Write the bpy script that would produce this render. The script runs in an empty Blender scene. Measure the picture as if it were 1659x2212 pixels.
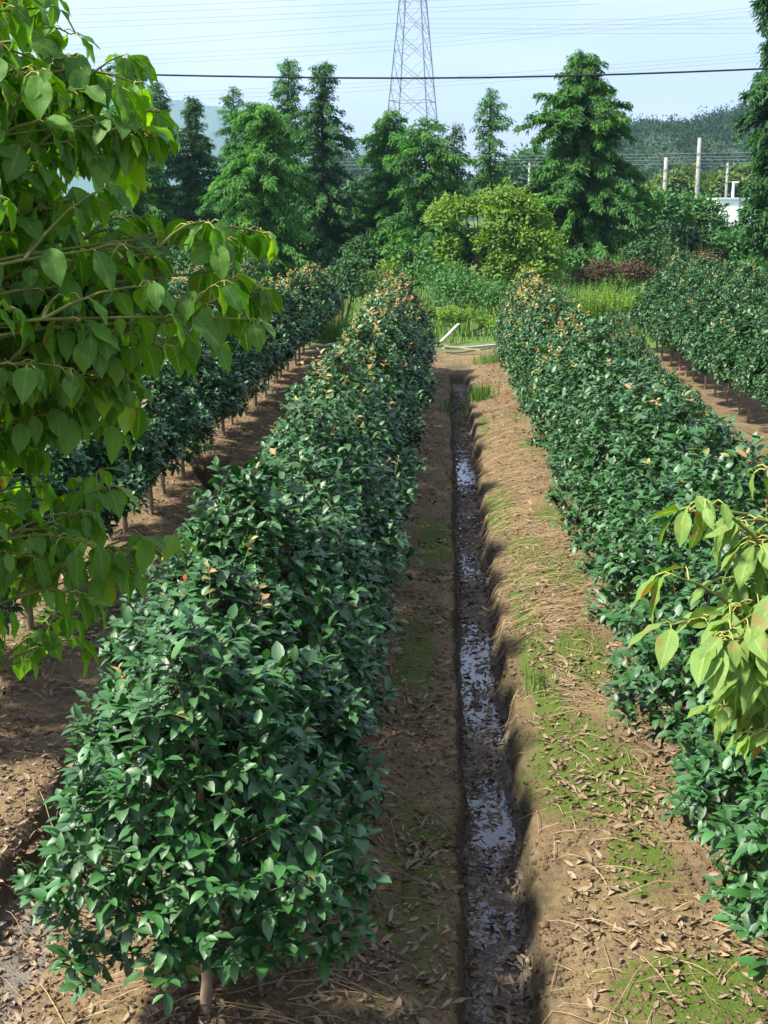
import bpy, bmesh, math, random
import numpy as np
from mathutils import Vector, noise, Matrix

# ------------------------------------------------------------------ camera, world, sun, exposure
scene = bpy.context.scene
COL = scene.collection
CAM_H, PITCH, YAW, FOC = 3.2, math.radians(12.71), math.radians(2.61), 2900.0
K = 1.75
cam_d = bpy.data.cameras.new('camera')
cam = bpy.data.objects.new('camera', cam_d); COL.objects.link(cam)
cam.location = (0, 0, CAM_H)
cam.rotation_euler = (math.pi/2 - PITCH, 0, YAW)
cam_d.sensor_fit = 'VERTICAL'; cam_d.sensor_height = 36.0; cam_d.lens = 36.0*FOC/2212
cam_d.clip_start = 0.05; cam_d.clip_end = 8000
scene.camera = cam

SUN_DIR = Vector((-0.74, -0.27, 1.02)).normalized()       # towards the sun
SUN_EL = math.asin(SUN_DIR.z); SUN_ROT = math.atan2(SUN_DIR.x, SUN_DIR.y)
world = bpy.data.worlds.new('World'); scene.world = world; world.use_nodes = True
wn = world.node_tree.nodes; wl = world.node_tree.links
for n in list(wn): wn.remove(n)
sky = wn.new('ShaderNodeTexSky'); sky.sky_type = 'NISHITA'; sky.sun_disc = False
sky.sun_elevation = SUN_EL; sky.sun_rotation = SUN_ROT
sky.air_density = 1.0; sky.dust_density = 1.6; sky.ozone_density = 2.0
bg = wn.new('ShaderNodeBackground'); bg.inputs['Strength'].default_value = 0.084
tc = wn.new('ShaderNodeTexCoord')
mp = wn.new('ShaderNodeMapping'); mp.inputs['Scale'].default_value = (1.3, 1.3, 5.0)
ns = wn.new('ShaderNodeTexNoise'); ns.inputs['Scale'].default_value = 4.2; ns.inputs['Detail'].default_value = 5
rp = wn.new('ShaderNodeValToRGB'); rp.color_ramp.elements[0].position = .42; rp.color_ramp.elements[1].position = .68
rp.color_ramp.elements[0].color = (.34, .34, .34, 1); rp.color_ramp.elements[1].color = (.86, .86, .86, 1)
mx = wn.new('ShaderNodeMix'); mx.data_type = 'RGBA'
mx.inputs[7].default_value = (5.3, 5.75, 7.7, 1)          # thin milky cloud veil
wo = wn.new('ShaderNodeOutputWorld')
wl.new(tc.outputs['Generated'], mp.inputs['Vector']); wl.new(mp.outputs['Vector'], ns.inputs['Vector'])
wl.new(ns.outputs['Fac'], rp.inputs['Fac']); wl.new(rp.outputs['Color'], mx.inputs['Factor'])
wl.new(sky.outputs['Color'], mx.inputs[6]); wl.new(mx.outputs[2], bg.inputs['Color'])
wl.new(bg.outputs['Background'], wo.inputs['Surface'])

sun_d = bpy.data.lights.new('sun', 'SUN'); sun_d.energy = 4.6; sun_d.angle = math.radians(4); sun_d.color = (1, .95, .86)
sun = bpy.data.objects.new('sun', sun_d); COL.objects.link(sun)
sun.rotation_euler = SUN_DIR.to_track_quat('Z', 'Y').to_euler(); sun.location = SUN_DIR*60
scene.view_settings.view_transform = 'Standard'; scene.view_settings.look = 'None'
scene.view_settings.exposure = 1.45; scene.view_settings.gamma = 1.0
scene.cycles.use_denoising = True
scene.cycles.max_bounces = 6; scene.cycles.transparent_max_bounces = 6; scene.cycles.volume_bounces = 0
scene.cycles.diffuse_bounces = 3; scene.cycles.glossy_bounces = 2; scene.cycles.transmission_bounces = 3

# ------------------------------------------------------------------ helpers
_f = Vector((-math.sin(YAW)*math.cos(PITCH), math.cos(YAW)*math.cos(PITCH), -math.sin(PITCH)))
_r = Vector((math.cos(YAW), math.sin(YAW), 0)); _u = _r.cross(_f)
def ray(x, y): return _f + _r*((x-829.5)/FOC) - _u*((y-1106.0)/FOC)
def at(x, y, Y):                       # photo position (1659 x 2212 grid) at distance Y along the rows
    d = ray(x, y); return Vector((0, 0, CAM_H)) + d*(Y/d.y)
def atd(x, y, dep): return Vector((0, 0, CAM_H)) + ray(x, y)*dep
def onz(x, y, z=0.0):
    d = ray(x, y); return Vector((0, 0, CAM_H)) + d*((z-CAM_H)/d.z)

def norm(a): return a/np.maximum(np.linalg.norm(a, axis=-1, keepdims=True), 1e-9)

class MB:
    """collects quads, links them as ONE mesh object"""
    def __init__(s): s.V = []; s.F = []; s.C = []; s.M = []; s.n = 0
    def add(s, V, F, C=None, m=0):
        V = np.asarray(V, float).reshape(-1, 3); F = np.asarray(F, int).reshape(-1, 4)
        s.V.append(V); s.F.append(F+s.n)
        if C is None: C = np.zeros((len(V), 4))
        s.C.append(np.asarray(C, float).reshape(-1, 4)); s.M.append(np.full(len(F), m)); s.n += len(V)
    def tube(s, pts, rad, k=5, col=(0, 0, 0, 0), m=0, cap=False):
        pts = np.asarray(pts, float); n = len(pts)
        rad = np.full(n, rad) if np.isscalar(rad) else np.asarray(rad, float)
        T = norm(np.gradient(pts, axis=0))
        ref = np.array([0, 0, 1.0]) if abs(T[0, 2]) < .9 else np.array([1.0, 0, 0])
        U = norm(np.cross(T, ref)); W = np.cross(T, U)
        a = np.arange(k)*2*np.pi/k
        V = pts[:, None]+rad[:, None, None]*(np.cos(a)[None, :, None]*U[:, None]+np.sin(a)[None, :, None]*W[:, None])
        i = np.arange(n-1)[:, None]*k; j = np.arange(k)[None]; j2 = (j+1) % k
        F = np.stack([i+j, i+j2, i+k+j2, i+k+j], -1).reshape(-1, 4)
        V = V.reshape(-1, 3)
        if cap and k % 2 == 0:
            b = (n-1)*k; q = []
            for c in range(1, k//2): q += [[b+c-1, b+c, b+k-1-c, b+k-c]] if c > 0 else []
            q += [[b+k//2-1, b+k//2, b+k//2, b+k//2]][:0]
            F = np.concatenate([F, np.array(q, int).reshape(-1, 4)])
        s.add(V, F, np.tile(np.array(col, float), (len(V), 1)), m)
    def segs(s, A, B, ra, rb, k=4, col=(0, 0, 0, 0)):
        A = np.asarray(A, float); B = np.asarray(B, float); n = len(A)
        T = norm(B-A); ref = np.where(np.abs(T[:, 2:3]) < .9, np.array([[0, 0, 1.0]]), np.array([[1.0, 0, 0]]))
        U = norm(np.cross(T, ref)); W = np.cross(T, U); a = np.arange(k)*2*np.pi/k
        ring = np.cos(a)[None, :, None]*U[:, None]+np.sin(a)[None, :, None]*W[:, None]
        ra = np.broadcast_to(np.asarray(ra, float), (n,)); rb = np.broadcast_to(np.asarray(rb, float), (n,))
        V = np.concatenate([A[:, None]+ring*ra[:, None, None], B[:, None]+ring*rb[:, None, None]], 1)
        j = np.arange(k); j2 = (j+1) % k
        F = np.stack([j, j2, k+j2, k+j], -1)[None]+(np.arange(n)*2*k)[:, None, None]
        s.add(V.reshape(-1, 3), F.reshape(-1, 4), np.tile(np.array(col, float), (n*2*k, 1)))
    def box(s, c, size, rot=None):
        d = np.array([[x, y, z] for x in (-.5, .5) for y in (-.5, .5) for z in (-.5, .5)])*np.array(size)
        if rot is not None: d = d@np.array(rot.to_3x3()).T
        F = [[0, 1, 3, 2], [4, 6, 7, 5], [0, 4, 5, 1], [2, 3, 7, 6], [0, 2, 6, 4], [1, 5, 7, 3]]
        s.add(d+np.array(c), F)
    def mesh(s, name, mats, smooth=True):
        V = np.concatenate(s.V); F = np.concatenate(s.F); C = np.concatenate(s.C); M = np.concatenate(s.M)
        me = bpy.data.meshes.new(name)
        me.vertices.add(len(V)); me.vertices.foreach_set('co', V.astype(np.float32).ravel())
        me.loops.add(len(F)*4); me.loops.foreach_set('vertex_index', F.astype(np.int32).ravel())
        me.polygons.add(len(F)); me.polygons.foreach_set('loop_start', (np.arange(len(F))*4).astype(np.int32))
        me.polygons.foreach_set('use_smooth', np.full(len(F), smooth)); me.polygons.foreach_set('material_index', M.astype(np.int32))
        me.attributes.new('col', 'FLOAT_COLOR', 'POINT').data.foreach_set('color', C.astype(np.float32).ravel())
        for m in (mats if isinstance(mats, (list, tuple)) else [mats]): me.materials.append(m)
        me.update(calc_edges=True)
        return me
    def build(s, name, mats, parent=None, smooth=True): return link(name, s.mesh(name, mats, smooth), parent)

def link(name, data, parent=None):
    o = bpy.data.objects.new(name, data); COL.objects.link(o)
    if parent is not None: o.parent = parent
    return o
def tag(o, label=None, cat=None, group=None, kind=None):
    if label: o['label'] = label
    if cat: o['category'] = cat
    if group: o['group'] = group
    if kind: o['kind'] = kind
    return o
def thing(name, label, cat, loc=(0, 0, 0), rz=0, group=None, s=1.0):
    o = link(name, None); o.location = loc; o.rotation_euler = (0, 0, rz)
    o.scale = (s, s, s) if np.isscalar(s) else s
    o.empty_display_size = .2
    return tag(o, label, cat, group)
ORD = ['first', 'second', 'third', 'fourth', 'fifth', 'sixth', 'seventh', 'eighth', 'ninth', 'tenth', 'eleventh', 'twelfth', 'thirteenth', 'fourteenth',
       'fifteenth', 'sixteenth', 'seventeenth', 'eighteenth', 'nineteenth', 'twentieth', 'twenty-first', 'twenty-second', 'twenty-third', 'twenty-fourth',
       'twenty-fifth', 'twenty-sixth', 'twenty-seventh', 'twenty-eighth', 'twenty-ninth', 'thirtieth']

def leaves(mb, rng, P, A, N, L, W, t, w, cols=3, fold=.25, curl=.2, wave=0., age=0., tone=None, m=0):
    n = len(P)
    if n == 0: return
    A = norm(A); N = norm(N-A*np.sum(N*A, -1, keepdims=True)); B = np.cross(N, A)
    t = np.asarray(t, float); w = np.asarray(w, float); R = len(t); s = np.linspace(-1, 1, cols)
    L = np.broadcast_to(np.asarray(L, float), (n,)); W = np.broadcast_to(np.asarray(W, float), (n,))
    fold = fold*rng.uniform(.5, 1.4, n); curl = curl*rng.uniform(.3, 1.7, n); ph = rng.uniform(0, 6.3, n)
    tt = t[None, :, None, None]; ss = s[None, None, :, None]; ww = (w[None, :, None]*np.ones((1, 1, cols)))[..., None]
    e = lambda a: a[:, None, None, None]
    along = e(L)*(tt-.25*e(curl)*tt**2)
    side = e(W)*.5*ss*ww
    up = e(W)*.5*e(fold)*np.abs(ss)*ww-e(L)*e(curl)*tt**2
    if wave: up = up+e(W)*wave*np.abs(ss)*ww*np.sin(tt*13+e(ph)+ss*1.3)
    V = P[:, None, None]+A[:, None, None]*along+B[:, None, None]*side+N[:, None, None]*up
    idx = np.arange(R*cols).reshape(R, cols)
    F = np.stack([idx[:-1, :-1], idx[:-1, 1:], idx[1:, 1:], idx[1:, :-1]], -1).reshape(-1, 4)
    F = F[None]+(np.arange(n)*R*cols)[:, None, None]
    C = np.zeros((n, R, cols, 4)); C[..., 0] = (rng.uniform(0, 1, n) if tone is None else tone)[:, None, None]
    C[..., 1] = np.broadcast_to(np.asarray(age, float), (n,))[:, None, None]; C[..., 2] = np.abs(s)[None, None]; C[..., 3] = t[None, :, None]
    mb.add(V.reshape(-1, 3), F.reshape(-1, 4), C, m)

# ------------------------------------------------------------------ materials
def new_mat(name):
    m = bpy.data.materials.new(name); m.use_nodes = True
    nt = m.node_tree
    for n in list(nt.nodes): nt.nodes.remove(n)
    return m, nt.nodes, nt.links
def N(nodes, typ, **kw):
    n = nodes.new(typ)
    for k, v in kw.items(): setattr(n, k, v)
    return n
def mixc(nd, lk, fac, a, b, blend='MIX'):
    m = N(nd, 'ShaderNodeMix', data_type='RGBA', blend_type=blend)
    for sock, val in ((m.inputs[0], fac), (m.inputs[6], a), (m.inputs[7], b)):
        if hasattr(val, 'default_value') or hasattr(val, 'is_linked'): lk.new(val, sock)
        elif isinstance(val, (int, float)): sock.default_value = val
        else: sock.default_value = (*val, 1)
    return m.outputs[2]
def mathn(nd, lk, op, a, b=None, clamp=False):
    m = N(nd, 'ShaderNodeMath', operation=op, use_clamp=clamp)
    for sock, val in ((m.inputs[0], a), (m.inputs[1], b)):
        if val is None: continue
        if isinstance(val, (int, float)): sock.default_value = val
        else: lk.new(val, sock)
    return m.outputs[0]
def ramp(nd, lk, fac, stops):
    r = N(nd, 'ShaderNodeValToRGB'); e = r.color_ramp.elements
    while len(e) < len(stops): e.new(.5)
    for i, (p, c) in enumerate(stops): e[i].position = p; e[i].color = (*c, 1) if len(c) == 3 else c
    if fac is not None: lk.new(fac, r.inputs['Fac'])
    return r.outputs['Color']
def tex_noise(nd, lk, scale, detail=3, rough=.55, coord='Object', vec=None):
    n = N(nd, 'ShaderNodeTexNoise'); n.inputs['Scale'].default_value = scale; n.inputs['Detail'].default_value = detail
    n.inputs['Roughness'].default_value = rough
    if vec is None:
        t = N(nd, 'ShaderNodeTexCoord'); vec = t.outputs[coord]
    lk.new(vec, n.inputs['Vector'])
    return n.outputs['Fac']

def leaf_mat(name, dark, light, back, young_a=(.45, .13, .05), young_b=(.42, .36, .06), rough=.32, trans=.25, trans_col=None,
             rib=None, spots=None, spot_t=(.53, .47), veins=False, spec=.5, hue_var=.12, bump=0.):
    m, nd, lk = new_mat(name)
    at_ = N(nd, 'ShaderNodeAttribute', attribute_name='col')
    sp = N(nd, 'ShaderNodeSeparateColor'); lk.new(at_.outputs['Color'], sp.inputs['Color'])
    oi = N(nd, 'ShaderNodeObjectInfo')
    c = ramp(nd, lk, sp.outputs[0], [(0, dark), (.7, light), (.93, tuple(min(1, v*1.25) for v in light)), (1, (light[0]*2.6, light[1]*1.6, light[2]*1.2))])
    yc = ramp(nd, lk, sp.outputs[0], [(.15, young_a), (.85, young_b)])
    c = mixc(nd, lk, sp.outputs[1], c, yc)
    var = mathn(nd, lk, 'MULTIPLY_ADD', oi.outputs['Random'], 2*hue_var)
    var.node.inputs[2].default_value = 1-hue_var
    hs = N(nd, 'ShaderNodeHueSaturation'); lk.new(c, hs.inputs['Color']); lk.new(var, hs.inputs['Value']); c = hs.outputs['Color']
    if rib:
        f = N(nd, 'ShaderNodeMapRange'); f.inputs[1].default_value = .03; f.inputs[2].default_value = .13; f.inputs[3].default_value = .75; f.inputs[4].default_value = 0
        lk.new(sp.outputs[2], f.inputs[0]); c = mixc(nd, lk, f.outputs[0], c, rib)
    if veins:                                            # side veins running from the midrib to the tip
        ph_ = mathn(nd, lk, 'SUBTRACT', mathn(nd, lk, 'MULTIPLY', at_.outputs['Alpha'], 8.0), mathn(nd, lk, 'MULTIPLY', sp.outputs[2], 1.7))
        w_ = mathn(nd, lk, 'SINE', mathn(nd, lk, 'MULTIPLY', ph_, 6.2832))
        c = mixc(nd, lk, mathn(nd, lk, 'MULTIPLY', ramp(nd, lk, w_, [(.86, (0, 0, 0)), (.99, (1, 1, 1))]), .38), c, rib)
    if spots:
        nz = tex_noise(nd, lk, 34, 4, .6); nz2 = tex_noise(nd, lk, 6, 1)
        f = mathn(nd, lk, 'MULTIPLY', ramp(nd, lk, nz, [(spot_t[0], (0, 0, 0)), (spot_t[0]+.05, (1, 1, 1))]), ramp(nd, lk, nz2, [(spot_t[1], (0, 0, 0)), (spot_t[1]+.08, (1, 1, 1))]))
        c = mixc(nd, lk, f, c, spots)
    geo = N(nd, 'ShaderNodeNewGeometry')
    c2 = mixc(nd, lk, geo.outputs['Backfacing'], c, mixc(nd, lk, .6, c, back))
    b = N(nd, 'ShaderNodeBsdfPrincipled'); lk.new(c2, b.inputs['Base Color'])
    b.inputs['Specular IOR Level'].default_value = spec
    rg = mathn(nd, lk, 'MULTIPLY_ADD', geo.outputs['Backfacing'], .3); rg.node.inputs[2].default_value = rough
    lk.new(rg, b.inputs['Roughness'])
    if bump:
        bp = N(nd, 'ShaderNodeBump'); bp.inputs['Strength'].default_value = bump; bp.inputs['Distance'].default_value = .004
        lk.new(tex_noise(nd, lk, 60, 2), bp.inputs['Height']); lk.new(bp.outputs['Normal'], b.inputs['Normal'])
    out = N(nd, 'ShaderNodeOutputMaterial')
    if trans > 0:
        tr = N(nd, 'ShaderNodeBsdfTranslucent')
        tcx = mixc(nd, lk, 1.0, c, trans_col or (1.5, 1.6, .5), 'MULTIPLY')
        lk.new(tcx, tr.inputs['Color'])
        ms = N(nd, 'ShaderNodeMixShader'); ms.inputs[0].default_value = trans
        lk.new(b.outputs[0], ms.inputs[1]); lk.new(tr.outputs[0], ms.inputs[2]); lk.new(ms.outputs[0], out.inputs['Surface'])
    else: lk.new(b.outputs[0], out.inputs['Surface'])
    return m
def plain_mat(name, a, b, scale=8, rough=.85, bump=.3, dist=.01, stretch=None, spec=.3, metal=0):
    m, nd, lk = new_mat(name)
    t = N(nd, 'ShaderNodeTexCoord'); v = t.outputs['Object']
    if stretch:
        mp_ = N(nd, 'ShaderNodeMapping'); mp_.inputs['Scale'].default_value = stretch; lk.new(v, mp_.inputs['Vector']); v = mp_.outputs['Vector']
    nz = tex_noise(nd, lk, scale, 5, .6, vec=v)
    bs = N(nd, 'ShaderNodeBsdfPrincipled'); lk.new(ramp(nd, lk, nz, [(.3, a), (.7, b)]), bs.inputs['Base Color'])
    bs.inputs['Roughness'].default_value = rough; bs.inputs['Specular IOR Level'].default_value = spec; bs.inputs['Metallic'].default_value = metal
    bp = N(nd, 'ShaderNodeBump'); bp.inputs['Strength'].default_value = bump; bp.inputs['Distance'].default_value = dist
    lk.new(nz, bp.inputs['Height']); lk.new(bp.outputs['Normal'], bs.inputs['Normal'])
    o = N(nd, 'ShaderNodeOutputMaterial'); lk.new(bs.outputs[0], o.inputs['Surface'])
    return m

M = {}
M['camellia'] = leaf_mat('camellia_leaf', (.003, .030, .005), (.019, .118, .016), (.03, .09, .02), rough=.21, trans=.06, rib=(.08, .18, .04), hue_var=.18, spec=.65)
M['young'] = leaf_mat('camellia_young_leaf', (.10, .22, .04), (.2, .3, .06), (.3, .25, .1), young_a=(.60, .20, .11), young_b=(.50, .54, .13), rough=.38, trans=.35, trans_col=(1.3, 1.1, .7))
M['redwood'] = leaf_mat('redwood_needles', (.016, .092, .006), (.066, .245, .012), (.05, .12, .03), rough=.6, trans=.25, hue_var=.2)
M['redwood_dark'] = leaf_mat('redwood_needles_dark', (.010, .060, .008), (.040, .155, .014), (.03, .08, .03), rough=.6, trans=.2, hue_var=.2)
M['yellow_green'] = leaf_mat('yellow_green_leaf', (.055, .150, .008), (.165, .290, .016), (.12, .2, .04), rough=.5, trans=.35)
M['mid_green'] = leaf_mat('mid_green_leaf', (.018, .095, .010), (.055, .19, .020), (.06, .14, .04), rough=.45, trans=.25)
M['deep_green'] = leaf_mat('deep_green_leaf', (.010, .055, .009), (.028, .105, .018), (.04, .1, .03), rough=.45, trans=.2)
M['hill_wood'] = leaf_mat('hillside_leaf', (.006, .026, .009), (.018, .058, .016), (.03, .07, .02), rough=.8, trans=.1, spec=.05)
M['olive'] = leaf_mat('olive_leaf', (.05, .10, .015), (.10, .16, .025), (.1, .16, .04), rough=.5, trans=.3)
M['maroon'] = leaf_mat('maroon_leaf', (.026, .030, .011), (.062, .044, .019), (.09, .05, .03), young_a=(.22, .07, .02), young_b=(.2, .10, .03), rough=.55, trans=.2)
M['tree_leaf'] = leaf_mat('broad_tree_leaf', (.030, .135, .007), (.080, .240, .015), (.08, .19, .02), rough=.30, trans=.48, trans_col=(1.9, 1.6, .25),
                          rib=(.22, .34, .06), bump=.35, hue_var=.0, veins=True, spots=(.16, .08, .025), spot_t=(.60, .56))
M['tree_leaf_spotted'] = leaf_mat('spotted_tree_leaf', (.034, .140, .007), (.088, .225, .014), (.2, .3, .06), rough=.34, trans=.36, trans_col=(1.6, 1.5, .5),
                                  rib=(.36, .45, .10), spots=(.24, .085, .03), bump=.35, hue_var=.0, veins=True)
M['petiole'] = plain_mat('petiole', (.22, .26, .05), (.34, .30, .08), 30, .5, .1)
M['twig'] = plain_mat('twig', (.09, .065, .025), (.17, .12, .05), 30, .7, .2)
M['bough'] = plain_mat('green_brown_bough', (.07, .085, .018), (.14, .15, .035), 18, .75, .3)
M['bark'] = plain_mat('bark', (.16, .11, .07), (.30, .22, .15), 22, .9, .6, .01, (1, 1, .25))
M['bark_dark'] = plain_mat('bark_dark', (.04, .032, .024), (.10, .078, .055), 12, .95, .6, .03, (1, 1, .2))
M['grass'] = leaf_mat('grass_blade', (.035, .11, .012), (.085, .21, .022), (.1, .2, .04), young_a=(.35, .26, .12), young_b=(.4, .32, .16), rough=.5, trans=.3)
M['litter'] = leaf_mat('dry_leaf', (.070, .046, .027), (.235, .170, .105), (.23, .175, .115), young_a=(.17, .080, .042), young_b=(.36, .295, .20), rough=.75, trans=.0, spec=.2)
M['straw'] = plain_mat('straw', (.26, .18, .09), (.45, .33, .18), 14, .8, .1)
M['steel'] = plain_mat('galvanised_steel', (.20, .22, .24), (.28, .30, .32), 3, .5, .05, metal=.5)
M['cable'] = plain_mat('black_cable', (.012, .012, .014), (.02, .02, .022), 30, .5, .05)
M['wire'] = plain_mat('aluminium_wire', (.16, .17, .19), (.22, .23, .25), 2, .5, .05)
M['concrete'] = plain_mat('concrete', (.22, .21, .19), (.32, .31, .28), 5, .9, .2)
M['board'] = plain_mat('weathered_board', (.24, .22, .19), (.40, .37, .33), 10, .85, .3, .005, (.3, 4, 4))
M['board_brown'] = plain_mat('brown_board', (.22, .17, .12), (.36, .29, .21), 10, .85, .3, .005, (.3, 4, 4))
M['white_wall'] = plain_mat('white_sheet_wall', (.74, .77, .80), (.84, .86, .88), 2, .5, .05)
M['blue_roof'] = plain_mat('pale_blue_roof', (.42, .55, .60), (.52, .63, .68), 2, .5, .05)
M['hill_far'] = plain_mat('far_hill', (.03, .08, .03), (.06, .12, .04), .02, .95, 0)
M['hill_near'] = plain_mat('near_hill', (.015, .04, .012), (.035, .07, .02), .05, .95, 0)

# ------------------------------------------------------------------ the ground (one sheet with the ditches dug into it)
def fbm(x, y, s=1.0, o=3): return noise.fractal(Vector((x*s, y*s, 3.7)), 1.0, 2.1, o)
DITCH_END = 27.0
def smooth(e0, e1, x):
    t = min(1, max(0, (x-e0)/(e1-e0))); return t*t*(3-2*t)
def ditch(x, y, left, fl0, fl1, right, depth, y0, y1):
    """0 on the bed .. -depth on the floor"""
    wob = .04*noise.noise(Vector((x*.2, y*.42, 11.0)))+.035*noise.noise(Vector((x*.5, y*1.3, 1.0)))+.018*noise.noise(Vector((x, y*4.0, 2.0)))
    x = x+wob
    x += .022*noise.noise(Vector((x*9, y*9, 7)))
    a = smooth(left, fl0, x); b = 1-smooth(fl1, right, x)
    e = 1-smooth(y1-.12, y1+.25, y)
    e *= smooth(y0-.3, y0, y)
    return -depth*a*b*e
def floor_rise(y):
    r = 1.2
    for c, w_, k in ((7.4, .5, 1.3), (9.1, .35, 1.2), (10.3, .7, 1.5), (6.3, .2, 1.0), (13.2, .4, .9), (18.2, 1.0, 1.8), (22, .6, .8)): r -= k*math.exp(-((y-c)/w_)**2)
    return r+.9*noise.noise(Vector((0, y*2.6, 6)))
def ground_z(x, y):
    z = 0.0
    if y < 36:
        z += ditch(x, y,   .08, .175, .375, .50, .30, -4, DITCH_END)
        z += ditch(x, y, -2.28, -2.1, -1.82, -1.66, .27, -4, 26)
        z += ditch(x, y, -4.55, -4.4, -4.1, -3.9, .25, -4, 26)
        if z < -.2: z += .035*floor_rise(y)+.028*noise.noise(Vector((x*8, y*4, 3)))
        f = 1-smooth(29, 36, y)
        z += f*.05*math.cos((x+.97)*2*math.pi/2.3)
        z += f*(.026*noise.noise(Vector((x*3, y*3, 0)))+.014*noise.noise(Vector((x*11, y*11, 5)))+.011*noise.noise(Vector((x*27, y*27, 9))))
    if y < 29: z -= .03*smooth(.75, .5, x)*smooth(.0, .2, x)
    z += smooth(29, 31.5, y)*.12*(1-smooth(34, 50, y))
    return z
def grid_axis(spans):
    out = []
    for a, b, st in spans:
        n = max(1, int(round((b-a)/st))); out += list(np.linspace(a, b, n, endpoint=False))
    return out
xs = list(-np.geomspace(8, 4500, 22)[::-1])[:-1]+grid_axis([(-8, -5, .3), (-5, -2.6, .07), (-2.6, -1.5, .035), (-1.5, 0.0, .04), (.0, .75, .014), (.75, 1.4, .028), (1.4, 8, .2)])+list(np.geomspace(8, 4500, 22))
ys = [-60, -20, -8, -4, -1]+grid_axis([(0, 3.4, .3), (3.4, 9, .03), (9, 16, .055), (16, 30, .11), (30, 40, .4)])+list(np.geomspace(40, 6000, 34))
nx, ny = len(xs), len(ys)
gv = []; gc = []
MOSS = [(.82, 7.45, .26, .7, 1.1), (1.0, 7.1, .2, .5, .9), (1.0, 9.4, .2, .6, .9), (.68, 9.3, .12, .8, .8), (.7, 10.8, .12, 1.2, .9), (1.05, 11.7, .22, .6, 1.0), (.62, 14.6, .13, 1.1, 1.1), (.8, 12.6, .2, .6, .7), (1.1, 14.0, .25, .5, .6), (1.1, 5.05, .34, .28, 1.0), (1.0, 6.2, .16, .3, .9), (-2.95, 10.2, .3, .6, 1.0), (-2.8, 11.6, .3, .5, .5),
        (-.2, 9.5, .2, 1.2, .6), (-.12, 6.2, .2, 1.4, .45), (-.1, 13, .2, 1.2, .7), (1.2, 18.4, .25, .7, .6), (1.1, 21, .2, .6, .5), (.72, 8.3, .12, .7, .8), (.62, 20, .1, 2., .5)]
for y in ys:
    for x in xs:
        z = ground_z(x, y) if abs(x) < 40 and y < 40 else 0.0
        gv.append((x, y, z))
        moss = 0.0; 
        if -8 < x < 8 and y < 30:
            for mx_, my_, rx_, ry_, k_ in MOSS:
                d = ((x-mx_)/rx_)**2+((y-my_)/ry_)**2
                if d < 4: moss = max(moss, k_*math.exp(-d*.9))
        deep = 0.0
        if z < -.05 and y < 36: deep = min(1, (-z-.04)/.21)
        green = smooth(29.8, 31.5, y)+(smooth(10, 14, abs(x)) if y < 32 else 0)
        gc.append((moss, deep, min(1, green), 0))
ii = np.arange(nx*ny).reshape(ny, nx)
GF = np.stack([ii[:-1, :-1], ii[:-1, 1:], ii[1:, 1:], ii[1:, :-1]], -1).reshape(-1, 4)
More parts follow.
